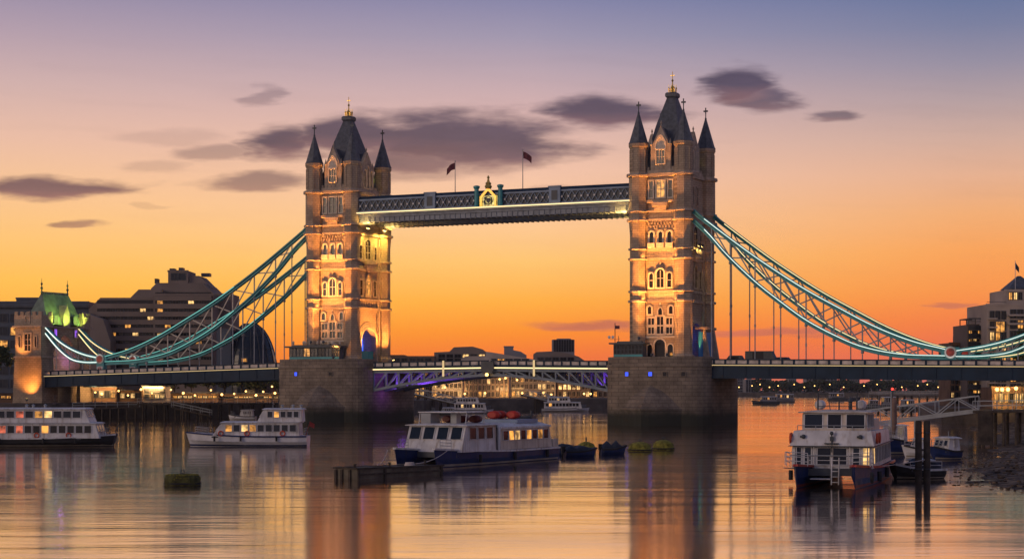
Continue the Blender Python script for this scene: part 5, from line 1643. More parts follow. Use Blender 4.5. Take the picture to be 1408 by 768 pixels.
# ================================================================ trees
def tree(loc, h_, rx, seed, label, leaf='leaf', n=900, size=0.55, group=None, zc=0.6, trunk=0.28):
    r_ = random.Random(seed)
    root = thing('tree', label, 'tree', loc, group=group, local=True)
    tm = MB(); top = h_ * 0.62
    tm.tube([(0, 0, -0.2), (0.1, 0, top * .4), (-.1, .1, top)], trunk, 7, trunk * .45)
    cl = []
    for i in range(9):
        a = r_.uniform(0, 2 * math.pi); e = r_.uniform(0.2, 1.0)
        d = rx * r_.uniform(.35, .8)
        c = Vector((d * math.cos(a), d * math.sin(a), h_ * (0.42 + 0.45 * e)))
        cl.append((c, rx * r_.uniform(.34, .55)))
        tm.tube([(0, 0, top * r_.uniform(.5, .95)), c * .6 + Vector((0, 0, top * .3)), c], trunk * .4, 5, 0.04)
    cl.append((Vector((0, 0, h_ * .85)), rx * .5)); cl.append((Vector((0, 0, h_ * .6)), rx * .6))
    tm.build('trunk', 'bark', root)
    cm_ = MB()
    for i in range(n):
        c, r = r_.choice(cl)
        v = Vector((r_.gauss(0, 1), r_.gauss(0, 1), r_.gauss(0, 1))).normalized() * r * (r_.random() ** 0.4)
        p = c + Vector((v.x, v.y, v.z * .8))
        a = Vector((r_.gauss(0, 1), r_.gauss(0, 1), r_.gauss(0, .6))).normalized(); b = a.cross(Vector((r_.gauss(0, 1), r_.gauss(0, 1), r_.gauss(0, 1)))).normalized()
        s = size * r_.uniform(.6, 1.3)
        cm_.poly([p - a * s, p + b * s * .6, p + a * s, p - b * s * .6])
    cm_.build('crown', leaf, root)
    return root
tree((-110.5, 383.5, 3.4), 13.0, 4.6, 1, 'leafy tree at the left edge in front of the gate tower', 'leaf', 1500, 0.5)
td = ['dark quay tree just right of the two-storey restaurant', 'dark quay tree, second in the row under the left deck', 'dark quay tree, third in the row under the left deck', 'dark quay tree behind the middle of the jetty', 'dark quay tree, third from the farther pier', 'dark quay tree, second from the farther pier', 'dark quay tree closest to the farther pier']
for i in range(7):
    px = 240 + i * 23
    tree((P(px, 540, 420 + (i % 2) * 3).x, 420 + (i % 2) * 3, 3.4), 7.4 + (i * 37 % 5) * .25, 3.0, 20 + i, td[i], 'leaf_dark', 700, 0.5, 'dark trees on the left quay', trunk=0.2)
tree((P(1402, 455, 356).x, 352, 2.9), 17.0, 3.0, 50, 'tree with lit leaves in front of the pale apartment block', 'leaf', 900, 0.4)
# far woods: one mass
wm_ = MB(); rw = random.Random(8)
for i in range(5200):
    px = rw.uniform(1036, 1306); Y = rw.uniform(1205, 1290)
    f = 0.5 + 0.5 * math.sin(px * 0.11) * math.sin(px * 0.043 + 1)
    ht = 5.5 + 3.6 * f + rw.uniform(-.8, .8)
    X = (px - 704) / F * Y; z = 2.6 + ht * rw.random() ** .5
    a = Vector((rw.gauss(0, 1), rw.gauss(0, 1), rw.gauss(0, .7))).normalized(); b = a.cross(Vector((rw.gauss(0, 1), rw.gauss(0, 1), rw.gauss(0, 1)))).normalized()
    s = rw.uniform(.7, 1.7); p = Vector((X, Y, z))
    wm_.poly([p - a * s, p + b * s * .7, p + a * s, p - b * s * .7])
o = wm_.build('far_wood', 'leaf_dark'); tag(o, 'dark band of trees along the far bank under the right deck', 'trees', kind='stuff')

# ================================================================ lamps along the banks
LMESH = {}
def street_lamp(X, Y, z, h_, label, group, m='lamp_warm', r=0.26, proto={}):
    root = thing('street_lamp', label, 'lamp', (X, Y, z), group=group, local=True)
    key = (h_, m, r)
    if key not in LMESH:
        mb = MB(); mb.lathe([(.14, 0), (.14, .3), (.06, .4), (.05, h_ - r)], 0, 0, 6); mb.bar((-.18, 0, h_ - r * 1.1), (.18, 0, h_ - r * 1.1), .06); a = mb.build('post', 'steel_dark')
        mb = MB(); mb.ball((0, 0, h_), r); b = mb.build('lamp_globe', m)
        LMESH[key] = (a.data, b.data); bpy.data.objects.remove(a); bpy.data.objects.remove(b)
    put(LMESH[key][0], 'post', root, (0, 0, 0)); put(LMESH[key][1], 'lamp_globe', root, (0, 0, 0))
    return root
LQ = [(131, 539), (140, 541), (163, 537), (176, 543), (194, 535), (209, 540), (235, 535.5), (252, 540), (268, 543), (290, 536), (305, 542), (322, 541), (338, 537.5), (352, 543), (362, 538), (374, 531), (378, 540)]
nth = ['first', 'second', 'third', 'fourth', 'fifth', 'sixth', 'seventh', 'eighth', 'ninth', 'tenth', 'eleventh', 'twelfth', 'thirteenth', 'fourteenth', 'fifteenth', 'sixteenth', 'seventeenth', 'eighteenth']
for i, (px, py) in enumerate(LQ):
    Y = 394.5 if px < 200 else 404 + (i % 3)
    X = (px - 704) / F * Y; Y = max(Y, 394 + (X + 84) * 0.26)
    p = P(px, py, Y)
    street_lamp(p.x, Y, 3.4, p.z - 3.4, f'warm globe lamp, {nth[i]} from the left along the left quay', 'globe lamps on the left quay', r=0.2 + 0.07 * (i % 3 == 1))
for i, (px, py) in enumerate([(612, 532), (639, 541), (667, 540), (687, 521), (695, 519.5), (711, 522), (718, 540), (747, 540), (758, 542), (777, 530), (803, 541), (812, 541)]):
    p = P(px, py, 546)
    street_lamp(p.x, 546, 3.4, p.z - 3.4, f'small warm lamp, {nth[i]} from the left below the main span', 'lamps on the far quay below the main span', r=0.3)
for i, px in enumerate([1016, 1034, 1045, 1058, 1070, 1092, 1106, 1120, 1141, 1160, 1188, 1206, 1240, 1262, 1275, 1290]):
    Y = 1193; z = 3.6 + (i * 7 % 3) * 0.9
    street_lamp((px - 704) / F * Y, Y, 2.6, z, f'tiny amber lamp, {nth[i]} from the nearer pier along the far bank', 'tiny lamps on the far bank', r=0.36)
for i, (px, py) in enumerate([(1371, 535), (1378, 535), (1386, 535), (1397, 533.5)]):
    p = P(px, py, 327)
    street_lamp(p.x, 327, 2.9, p.z - 2.9, f'bright lamp, {nth[i]} from the left in front of the dock house', 'bright lamps before the dock house', r=0.34)
p = P(1403, 504, 330); street_lamp(p.x, 329, 2.9, p.z - 2.9, 'tall yellow lamp at the right edge just above the deck', None, r=0.28)
lamp('dock_lamp_light', (88.5, 325, 7), (88.5, 332, 6), 1500, (1.0, 0.55, 0.16), 'AREA', sx=5, sy=.6)
for px in (140, 205, 270, 345):
    lamp('quay_light', P(px, 534, 399 if px < 200 else 405), P(px, 541, 409 if px < 200 else 415), 700, (1.0, 0.55, 0.2), 'AREA', sx=6, sy=1)
for px in (620, 700, 780):
    lamp('quay_light', P(px, 535, 549), P(px, 532, 560), 900, (1.0, 0.55, 0.2), 'AREA', sx=9, sy=1)

# ================================================================ jetties and gangways
def jetty(name, label, p0, p1, z, width, foot, posts, rail=True, mat='dark_timber', railm='steel_pale', truss=False):
    """a deck from p0 to p1 on piles"""
    a, b = Vector((*p0, z[0])), Vector((*p1, z[1]))
    root = thing(name, label, name.replace('_', ' '), a)
    d = (b - a); dh = Vector((d.x, d.y, 0)).normalized(); n = Vector((-dh.y, dh.x, 0)) * width / 2
    mb = MB(); mb.loft([[a - n - Vector((0, 0, .3)), a + n - Vector((0, 0, .3)), a + n, a - n], [b - n - Vector((0, 0, .3)), b + n - Vector((0, 0, .3)), b + n, b - n]], smooth=False); mb.build('deck', mat, root)
    for i in range(posts):
        q = (i + .5) / posts
        for s in (-.85, .85):
            c = a + d * q + n * s
            pm = MB(); pm.lathe([(.2, foot), (.19, c.z - .302)], c.x, c.y, 7); pm.build('pile', mat, root)
    if rail:
        for s in (-.95, .95):
            rm = MB(); k = max(4, int(d.length / 2.2)); hh = 1.1 if not truss else 1.7
            for i in range(k + 1):
                c = a + d * (i / k) + n * s; rm.bar(c, c + Vector((0, 0, hh)), .09)
                if truss and i < k:
                    c2 = a + d * ((i + 1) / k) + n * s
                    rm.bar(c + Vector((0, 0, hh if i % 2 else .1)), c2 + Vector((0, 0, .1 if i % 2 else hh)), .11)
            for zz in ((hh, .55) if not truss else (hh, .12)):
                rm.bar(a + n * s + Vector((0, 0, zz)), b + n * s + Vector((0, 0, zz)), .09 if not truss else .14)
            rm.build('railing', railm, root)
    return root
jetty('jetty', 'dark timber jetty on piles below the left deck', (P(190, 0, 388).x, 389), (P(384, 0, 390).x, 390), (3.3, 3.4), 5, -1, 13)
jetty('gangway', 'small pale gangway sloping down from the dark jetty', (P(236, 0, 384).x, 385), (P(290, 0, 384).x, 384), (2.6, 0.9), 1.6, -0.5, 2)
jetty('jetty', 'dark landing stage beside the low restaurants at the left', (P(100, 0, 386).x, 386), (P(188, 0, 386).x, 389), (2.4, 2.6), 4, -1, 8)
jetty('gangway', 'pale gangway behind the farther pier leading down to the white boat', (P(569, 0, 474).x, 476), (P(632, 0, 474).x, 474), (4.9, 2.1), 2.4, -0.5, 6, truss=True)
jetty('gangway', 'pale gangway below mid span leading down to the right white boat', (P(722, 0, 508).x, 512), (P(778, 0, 506).x, 507), (4.4, 1.7), 2.4, -0.5, 5, truss=True)
jetty('gangway', 'white lattice gangway rising from the moorings to the timber pier', (P(1188, 0, 218).x, 221), (P(1345, 0, 214).x, 214.5), (2.3, 4.2), 2.0, -0.5, 1, truss=True, mat='steel_pale', railm='steel_pale')
tp = jetty('timber_pier', 'tall dark timber pier on stout piles above the shingle beach', (P(1341, 0, 215).x, 215), (P(1470, 0, 213).x, 211), (4.2, 4.4), 5, -0.5, 8, railm='steel_pale')
bx = MB(); 
for i in range(9):
    c = P(1346 + i * 2.2, 0, 212); bx.box(c.x - .09, c.x + .09, 212.0, 212.2, 0.2, 4.1)
bx.build('planking', 'dark_timber', tp)
jetty('pontoon', 'long dark mooring pontoon with lamps in front of the right bank', (P(1186, 0, 470).x, 470), (P(1316, 0, 420).x, 430), (1.2, 1.6), 3, -0.4, 10)
jetty('walkway_pier', 'low pale walkway on piles along the far right moorings', (P(1200, 0, 640).x, 640), (P(1325, 0, 480).x, 480), (4.0, 4.6), 3, -0.4, 12)
for px, lb in ((1263, 'taller dark mooring pile left of its pair beside the workboat'), (1274.5, 'dark mooring pile right of its pair beside the workboat')):
    p = P(px, 660, 136)
    root = thing('mooring_pile', lb, 'pile', (p.x, 136, 0), group='pair of mooring piles', local=True)
    mb = MB(); mb.lathe([(.27, -1), (.25, 4.4), (.2, 4.5)], 0, 0, 9, smooth=True); mb.build('post', 'dark_timber', root)
    mb = MB(); mb.torus((0, 0, 3.6), .27, .04, 'z', 12, 5); mb.torus((0, 0, .9), .28, .04, 'z', 12, 5); mb.build('band', 'steel_dark', root)
# ================================================================ boats
def hull_rings(L, beam, fb, sheer=0.4, blunt=0.0, y0=0.0, n=14):
    """sections from stern to bow; local +x is the bow"""
    rings = []
    for i in range(n + 1):
        q = i / n; x = -L / 2 + L * q
        w = beam / 2 * (0.92 if q < .02 else 1.0) * (1 - max(0, (q - .55) / .45) ** 2.2 * (1 - blunt))
        w = max(w, 0.03)
        zt = fb + sheer * max(0, (q - .35) / .65) ** 2
        wb = w * (.78 - .35 * max(0, (q - .5) / .5))
        xo = x + 0.0
        rk = 0.8 * max(0, (q - .8) / .2) * fb * .5        # rake of the stem
        rings.append([(xo + rk, y0 - w, zt), (xo + rk * .35, y0 - w * .97, zt * .45), (xo, y0 - wb, 0.08), (xo - rk * .4, y0 - wb * .5, -.45), (xo - rk * .4, y0 + wb * .5, -.45), (xo, y0 + wb, 0.08), (xo + rk * .35, y0 + w * .97, zt * .45), (xo + rk, y0 + w, zt)])
    return rings

def make_hull(root, L, beam, fb, mat, sheer=.4, blunt=0., y0=0., stripe=None, boot='boot_top'):
    rg = hull_rings(L, beam, fb, sheer, blunt, y0)
    mb = MB(); mb.mat(mat); mb.loft([r for r in rg], caps=True, smooth=False)
    ho = mb.build('hull', None, root)
    sm = MB()
    for k in (0, 7):
        sm.sweep([Vector(r[k]) + Vector((0, (-.04 if k == 0 else .04), -.06)) for r in rg], .14, .16)
    sm.build('rubbing_strake', stripe or 'black_rubber', ho)
    bt = MB()
    for a, b in ((1, 2), (6, 5)):
        A = [Vector(r[a]).lerp(Vector(r[b]), .72) + Vector((0, -.015 if a == 1 else .015, 0)) for r in rg]; Bq = [Vector(r[b]) + Vector((0, -.015 if a == 1 else .015, -.02)) for r in rg]
        bt.loft([[p for p in A], [p for p in Bq]], caps=False, closed=False, smooth=False)
    bt.build('boot_stripe', boot, ho)
    return ho
plain('boot_top', (0.34, 0.30, 0.24), 0.6, var=0.3)
plain('boot_red', (0.22, 0.03, 0.02), 0.6, var=0.3)
plain('white_hull', (0.62, 0.62, 0.64), 0.4, var=0.15, scale=.8)

def cabin_box(root, x0, x1, w, z0, z1, mat, rake_f=0.0, rake_b=0.0, roof='white_paint', over=.25, nm='cabin', tumble=.06, roof_t=.12):
    mb = MB(); h0, h1 = w / 2, w / 2 - tumble
    mb.loft([[(x0, -h0, z0), (x1, -h0, z0), (x1, h0, z0), (x0, h0, z0)], [(x0 + rake_b, -h1, z1), (x1 - rake_f, -h1, z1), (x1 - rake_f, h1, z1), (x0 + rake_b, h1, z1)]], smooth=False)
    c = mb.build(nm, mat, root)
    if roof:
        rm = MB(); rm.loft([[(x0 + rake_b - over, -h1 - over, z1 + .002), (x1 - rake_f + over, -h1 - over, z1 + .002), (x1 - rake_f + over, h1 + over, z1 + .002), (x0 + rake_b - over, h1 + over, z1 + .002)], [(x0 + rake_b - over, -h1 - over, z1 + roof_t * .6), (x1 - rake_f + over, -h1 - over, z1 + roof_t * .6), (x1 - rake_f + over, h1 + over, z1 + roof_t * .6), (x0 + rake_b - over, h1 + over, z1 + roof_t * .6)], [(x0 + rake_b, -h1 * .6, z1 + roof_t * 1.6), (x1 - rake_f, -h1 * .6, z1 + roof_t * 1.6), (x1 - rake_f, h1 * .6, z1 + roof_t * 1.6), (x0 + rake_b, h1 * .6, z1 + roof_t * 1.6)]], smooth=False)
        rm.build('roof', roof, c)
    return c
def panes(par, corners, n, glass, gap=.12, lit=None, frame='white_paint', out=.03, r_=random):
    """n window panes across a wall quad given by its four corners (bottom-left, bottom-right, top-right, top-left)"""
    a, b, c, d = [Vector(v) for v in corners]
    nrm = (b - a).cross(d - a).normalized() * out
    for i in range(n):
        q0, q1 = i / n, (i + 1) / n
        wd = (b - a).length / n; g = gap / 2 / wd / n
        q0 += g; q1 -= g
        pts = [a.lerp(b, q0), a.lerp(b, q1), d.lerp(c, q1), d.lerp(c, q0)]
        m = glass if lit is None or i not in lit else lit[i]
        pm = MB(); pm.poly([p + nrm for p in pts]); o = pm.build('window', m, par)
        fm = MB()
        for k in range(4): fm.bar(pts[k] + nrm * 1.2, pts[(k + 1) % 4] + nrm * 1.2, .07, .05)
        fm.build('window_frame', frame, o)
def rails(par, pts, h_=.9, mat='steel_pale', n=3, r=.028, nm='railing'):
    mb = MB()
    for i in range(len(pts) - 1):
        a, b = Vector(pts[i]), Vector(pts[i + 1]); k = max(1, int((b - a).length / 1.1))
        for j in range(k + 1): c = a.lerp(b, j / k); mb.tube([c, c + Vector((0, 0, h_))], r, 5)
        for q in range(1, n + 1): zz = Vector((0, 0, h_ * q / n)); mb.tube([a + zz, b + zz], r, 5)
    return mb.build(nm, mat, par)

def side_quads(x0, x1, w, z0, z1):
    """(left, right) wall quads of a box, for panes(): outside facing"""
    h_ = w / 2
    return [[(x1, h_, z0), (x0, h_, z0), (x0, h_ - .03, z1), (x1, h_ - .03, z1)], [(x0, -h_, z0), (x1, -h_, z0), (x1, -h_ + .03, z1), (x0, -h_ + .03, z1)]]

def catamaran_base(root, L, beam, stripe, boot, mat='navy_paint'):
    for s in (-1, 1):
        make_hull(root, L, 2.0, 1.2, mat, .5, 0., s * (beam / 2 - 1.0), stripe, boot)
    mb = MB(); mb.box(-L / 2 + .2, L / 2 - 2.6, -beam / 2 + .5, beam / 2 - .5, .78, 1.26); mb.build('deck', 'steel_dark', root)
    for s in (-1, 1):
        for k in range(3):
            fm = MB(); x = -L / 2 + 3 + k * L * .3; y = s * (beam / 2 + .16)
            fm.tube([(x, y, 1.0), (x, y, .3)], .16, 8); fm.build('fender', 'black_rubber', root)

# ---- the single-deck tour boat in the middle
L, BM = 22.0, 6.0
hd = Vector((-.469, -.883)); bow = Vector((-8.3, 158.4)); c = bow - hd * 11
tb = thing('tour_boat', 'white single-deck catamaran tour boat with navy hulls and red rafts on its roof', 'boat', (c.x, c.y, 0), rz=math.atan2(hd.y, hd.x), local=True)
catamaran_base(tb, L, BM, 'white_paint', 'boot_top')
fc = cabin_box(tb, 1.9, 8.3, 5.9, 1.25, 3.55, 'white_paint', 0.9, 0, 'white_paint', .3)
hf = 2.93
panes(fc, [(8.3 - .55, hf - .1, 2.35), (8.3 - .55, -hf + .1, 2.35), (8.3 - .9, -hf + .12, 3.45), (8.3 - .9, hf - .12, 3.45)][::-1] if False else [(8.3 - .42, -hf + .1, 2.35), (8.3 - .42, hf - .1, 2.35), (8.3 - .86, hf - .12, 3.45), (8.3 - .86, -hf + .12, 3.45)], 4, 'glass_blue', .3)
for qd in side_quads(2.4, 7.0, 5.86, 2.35, 3.4): panes(fc, qd, 3, 'glass_blue', .3)
sc = cabin_box(tb, -9.6, .9, 5.7, 1.25, 3.15, 'cream_paint', .1, .5, 'white_paint', .12, roof_t=.3)
for k, qd in enumerate(side_quads(-8.8, .5, 5.66, 2.1, 2.98)):
    panes(sc, qd, 8, 'glass_dark', .16, {1: 'glow_amber', 2: 'glow_warm', 4: 'glow_amber', 5: 'glass_dark', 6: 'glow_amber'})
ln = MB(); ln.box(.95, 1.85, -2.6, 2.6, 1.25, 3.3); ln.build('companionway', 'steel_dark', tb)
ar = MB(); ar.tube([(1.3, -2.9, 1.2), (1.3, -2.9, 3.2), (1.0, -2.6, 3.6), (1.0, 2.6, 3.6), (1.3, 2.9, 3.2), (1.3, 2.9, 1.2)], .16, 6); ar.build('arch', 'white_paint', tb)
for bx_ in ((5.0, 6.6, -2.2, -1.2, 3.74, 4.65), (4.8, 5.6, .3, .9, 3.74, 4.65)):
    wh = MB(); wh.box(*bx_); wh.build('roof_locker', 'steel_pale', tb)
wf = MB()
for y in (-2.4, 2.4):
    wf.tube([(6.6, y, 3.7), (6.4, y, 4.7)], .05); wf.tube([(3.2, y, 3.7), (3.2, y, 4.7)], .05)
wf.box(3.0, 6.6, -2.5, 2.5, 4.7, 4.78); wf.build('awning_frame', 'white_paint', tb)
for x, y, z, m, s in ((2.6, -1.6, 3.75, 'raft_dark_red', .8), (2.6, -.2, 3.75, 'raft_dark_red', .8), (2.6, 1.2, 3.75, 'raft_dark_red', .8), (-6.6, -1.2, 3.95, 'raft_red', .9), (-6.6, 0.2, 3.95, 'raft_red', .9), (-5.4, -1.2, 3.95, 'raft_red', .9)):
    rm = MB(); n_ = 10
    rm.loft([[(x + dx, y + .62 * s * rr * math.cos(2 * math.pi * i / n_), z + .42 * s + .42 * s * rr * math.sin(2 * math.pi * i / n_)) for i in range(n_)] for dx, rr in ((-.6 * s, .7), (-.52 * s, 1), (-.06, 1), (-.05, 1.07), (.05, 1.07), (.06, 1), (.52 * s, 1), (.6 * s, .7))], smooth=True); rm.build('life_raft', m, tb)
plat = MB(); plat.box(-8.2, -4.0, -2.2, 2.0, 3.6, 3.93); plat.build('raft_platform', 'pale_blue_paint', tb)
ex = MB(); ex.box(-9.4, -8.5, -1.2, 1.2, 3.4, 4.2); ex.tube([(-9.0, .9, 4.2), (-9.0, .9, 4.7)], .15); ex.build('engine_box', 'steel_dark', tb)
rails(tb, [(8.8, 2.2, 1.55), (10.4, 2.0, 1.65)], .8); rails(tb, [(8.8, -2.2, 1.55), (10.4, -2.0, 1.65)], .8); rails(tb, [(-10.8, -2.6, 1.25), (-10.8, 2.6, 1.25)], .9)
sp_ = MB(); sp_.box(-10.8, -9.7, -2.9, 2.9, 1.2, 2.0); sp_.build('stern_bulwark', 'cream_paint', tb)
vs_ = MB(); vs_.box(3.2, 4.6, -3.0, -2.95, 1.75, 1.95); vs_.box(3.2, 5.2, -3.0, -2.95, 1.5, 1.65); vs_.build('side_vent', 'navy_paint', tb)

# ---- the two-deck boat at the right
hd = Vector((-.28, -.96)).normalized(); bow = Vector((21.6, 125.2)); c = bow - hd * 11
rbt = thing('ferry', 'white two-deck catamaran ferry with wheelhouse and red-edged navy hulls', 'boat', (c.x, c.y, 0), rz=math.atan2(hd.y, hd.x), local=True)
catamaran_base(rbt, 22, 6.0, 'red_paint', 'boot_red')
mc = cabin_box(rbt, -9.0, 7.2, 5.7, 1.25, 2.85, 'white_paint', .25, .2, None)
hf = 2.84
panes(mc, [(7.2 - .03, -hf + .1, 1.5), (7.2 - .03, -1.35, 1.5), (7.2 - .22, -1.35, 2.72), (7.2 - .22, -hf + .1, 2.72)], 2, 'glass_blue', .2)
panes(mc, [(7.2 - .02, -1.1, 1.45), (7.2 - .02, 1.1, 1.45), (7.2 - .22, 1.1, 2.7), (7.2 - .22, -1.1, 2.7)], 2, 'glass_dark', .1)
panes(mc, [(7.2 - .03, 1.35, 1.5), (7.2 - .03, hf - .1, 1.5), (7.2 - .22, hf - .1, 2.72), (7.2 - .22, 1.35, 2.72)], 2, 'glass_blue', .2, {1: 'glow_warm'})
for k, qd in enumerate(side_quads(-8.0, 6.8, 5.68, 1.55, 2.7)):
    panes(mc, qd, 11, 'glass_dark', .22, {0: 'glow_warm'} if k == 0 else {10: 'glow_warm', 5: 'glass_blue'})
bw = MB(); bw.loft([[(-6.6, -2.95, 2.852), (7.3, -2.95, 2.852), (7.3, 2.95, 2.852), (-6.6, 2.95, 2.852)], [(-6.6, -2.85, 3.75), (6.9, -2.72, 3.9), (6.9, 2.72, 3.9), (-6.6, 2.85, 3.75)]], smooth=False); bw.build('upper_bulwark', 'white_paint', rbt)
lip = MB(); lip.box(-9.2, 7.45, -3.05, 3.05, 2.80, 2.848); lip.build('deck_edge', 'steel_dark', rbt)
whs = cabin_box(rbt, .2, 5.6, 4.6, 3.86, 5.15, 'cream_paint', .25, 0, 'cream_paint', .35)
for y0, y1 in ((-2.2, -.78), (-.55, .55), (.78, 2.2)):
    panes(whs, [(5.6 - .06, y0, 4.05), (5.6 - .06, y1, 4.05), (5.6 - .23, y1, 5.06), (5.6 - .23, y0, 5.06)], 1, 'glass_dark' if y0 > -.6 else 'glass_blue', .1)
for qd in side_quads(.4, 5.2, 4.58, 4.08, 5.05): panes(whs, qd, 4, 'glass_dark', .16)
ms = MB()
for y in (-1.4, 1.4): ms.tube([(3.6, y, 5.3), (3.6, y, 6.6)], .06)
ms.tube([(3.6, -1.4, 5.6), (3.6, 1.4, 5.6)], .035); ms.tube([(3.6, -.5, 5.3), (3.4, -.7, 6.4)], .03); ms.tube([(3.6, -1.4, 6.5), (3.6, 0.2, 6.5)], .03)
ms.lathe([(.14, 5.3), (.14, 5.9), (.22, 5.95), (.05, 6.3)], 3.2, .9, 8); ms.build('mast_frame', 'steel_dark', rbt)
lp = MB(); lp.box(6.95, 7.35, -.12, .12, 3.2, 3.5); lp.tube([(7.25, 0, 2.4), (7.25, 0, 3.8)], .05); lp.ball((7.3, 0, 3.75), .14); lp.box(7.0, 7.5, -.5, .5, 2.98, 3.06); lp.build('searchlight', 'steel_dark', rbt)
for y in (-2.0, 2.0):
    nv = MB(); nv.ball((7.18, y, 3.5), .16); nv.box(7.0, 7.2, y - .25, y + .02, 3.42, 3.56); nv.build('bow_lamp', 'steel_dark', rbt)
for x, y, ax in ((5.6, 3.03, 'y'), (3.6, 3.03, 'y'), (5.9, -3.03, 'y'), (7.0, -2.92, 'y')):
    lb = MB(); lb.torus((x, y, 3.35), .32, .09, ax, 16, 6); lb.build('lifebuoy', 'orange_plastic', rbt)
rails(rbt, [(9.6, 2.9, 1.5), (7.6, 2.9, 1.35), ], .95, 'white_paint'); rails(rbt, [(9.6, -2.9, 1.5), (7.6, -2.9, 1.35)], .95, 'white_paint')
rails(rbt, [(8.2, -1.5, 1.26), (8.2, 1.5, 1.26)], .9, 'white_paint'); rails(rbt, [(10.2, 2.9, 1.6), (9.7, 1.4, 1.5)], .9, 'white_paint'); rails(rbt, [(10.2, -2.9, 1.6), (9.7, -1.4, 1.5)], .9, 'white_paint')
ld = MB()
for y in (-.2, .3): ld.tube([(9.0, y + .4, 2.1), (9.3, y + .4, .2)], .05)
for k in range(5): ld.tube([(9.05 + .06 * k, .2, 1.9 - k * .38), (9.05 + .06 * k, .7, 1.9 - k * .38)], .035)
ld.box(8.0, 9.2, -1.3, .1, .55, .62); ld.build('boarding_ladder', 'white_paint', rbt)
rails(rbt, [(-6.6, 2.9, 2.86), (-9.0, 2.9, 2.86), (-9.0, -2.9, 2.86), (-6.6, -2.9, 2.86)], 1.0, 'cream_paint')
sh = MB(); sh.box(-6.0, -1.2, -2.2, 2.2, 3.78, 4.6); sh.build('aft_shelter', 'cream_paint', rbt)
rd = MB(); rd.lathe([(.07, 5.3), (.05, 6.2)], 2.4, 0, 6); rd.bar((2.4, -.5, 6.22), (2.4, .5, 6.22), .12, .1); rd.build('radar', 'steel_dark', rbt)
for y in (-1.5, 1.5):
    cn = MB(); cn.loft([[(x, y + .36 * r_ * math.cos(2 * math.pi * i / 10), 5.7 + .36 * r_ * math.sin(2 * math.pi * i / 10)) for i in range(10)] for x, r_ in ((.6, .7), (.7, 1), (1.9, 1), (2.0, .7))], smooth=True); cn.build('raft_canister', 'white_paint', rbt)
rails(rbt, [(-6.6, 2.8, 3.76), (.0, 2.75, 3.84)], .6, 'white_paint', 2); rails(rbt, [(5.8, -2.6, 3.9), (5.8, 2.6, 3.9)], .35, 'steel_pale', 1)
for k, y in enumerate((-2.5, -1.25, 1.25, 2.5)):
    st_ = MB(); st_.tube([(7.25, y, 1.27), (7.2, y, 2.8)], .045, 6); st_.build('stanchion', 'white_paint', rbt)
gl_ = MB(); gl_.box(7.28, 7.32, -2.9, 2.9, 1.9, 1.96) if False else gl_.tube([(8.3, -2.8, 2.2), (8.3, 2.8, 2.2)], .035); gl_.build('grab_rail', 'steel_pale', rbt)
tyre = MB(); tyre.torus((10.4, 3.1, 0.8), .3, .12, 'y', 14, 6); tyre.build('tyre_fender', 'black_rubber', rbt)

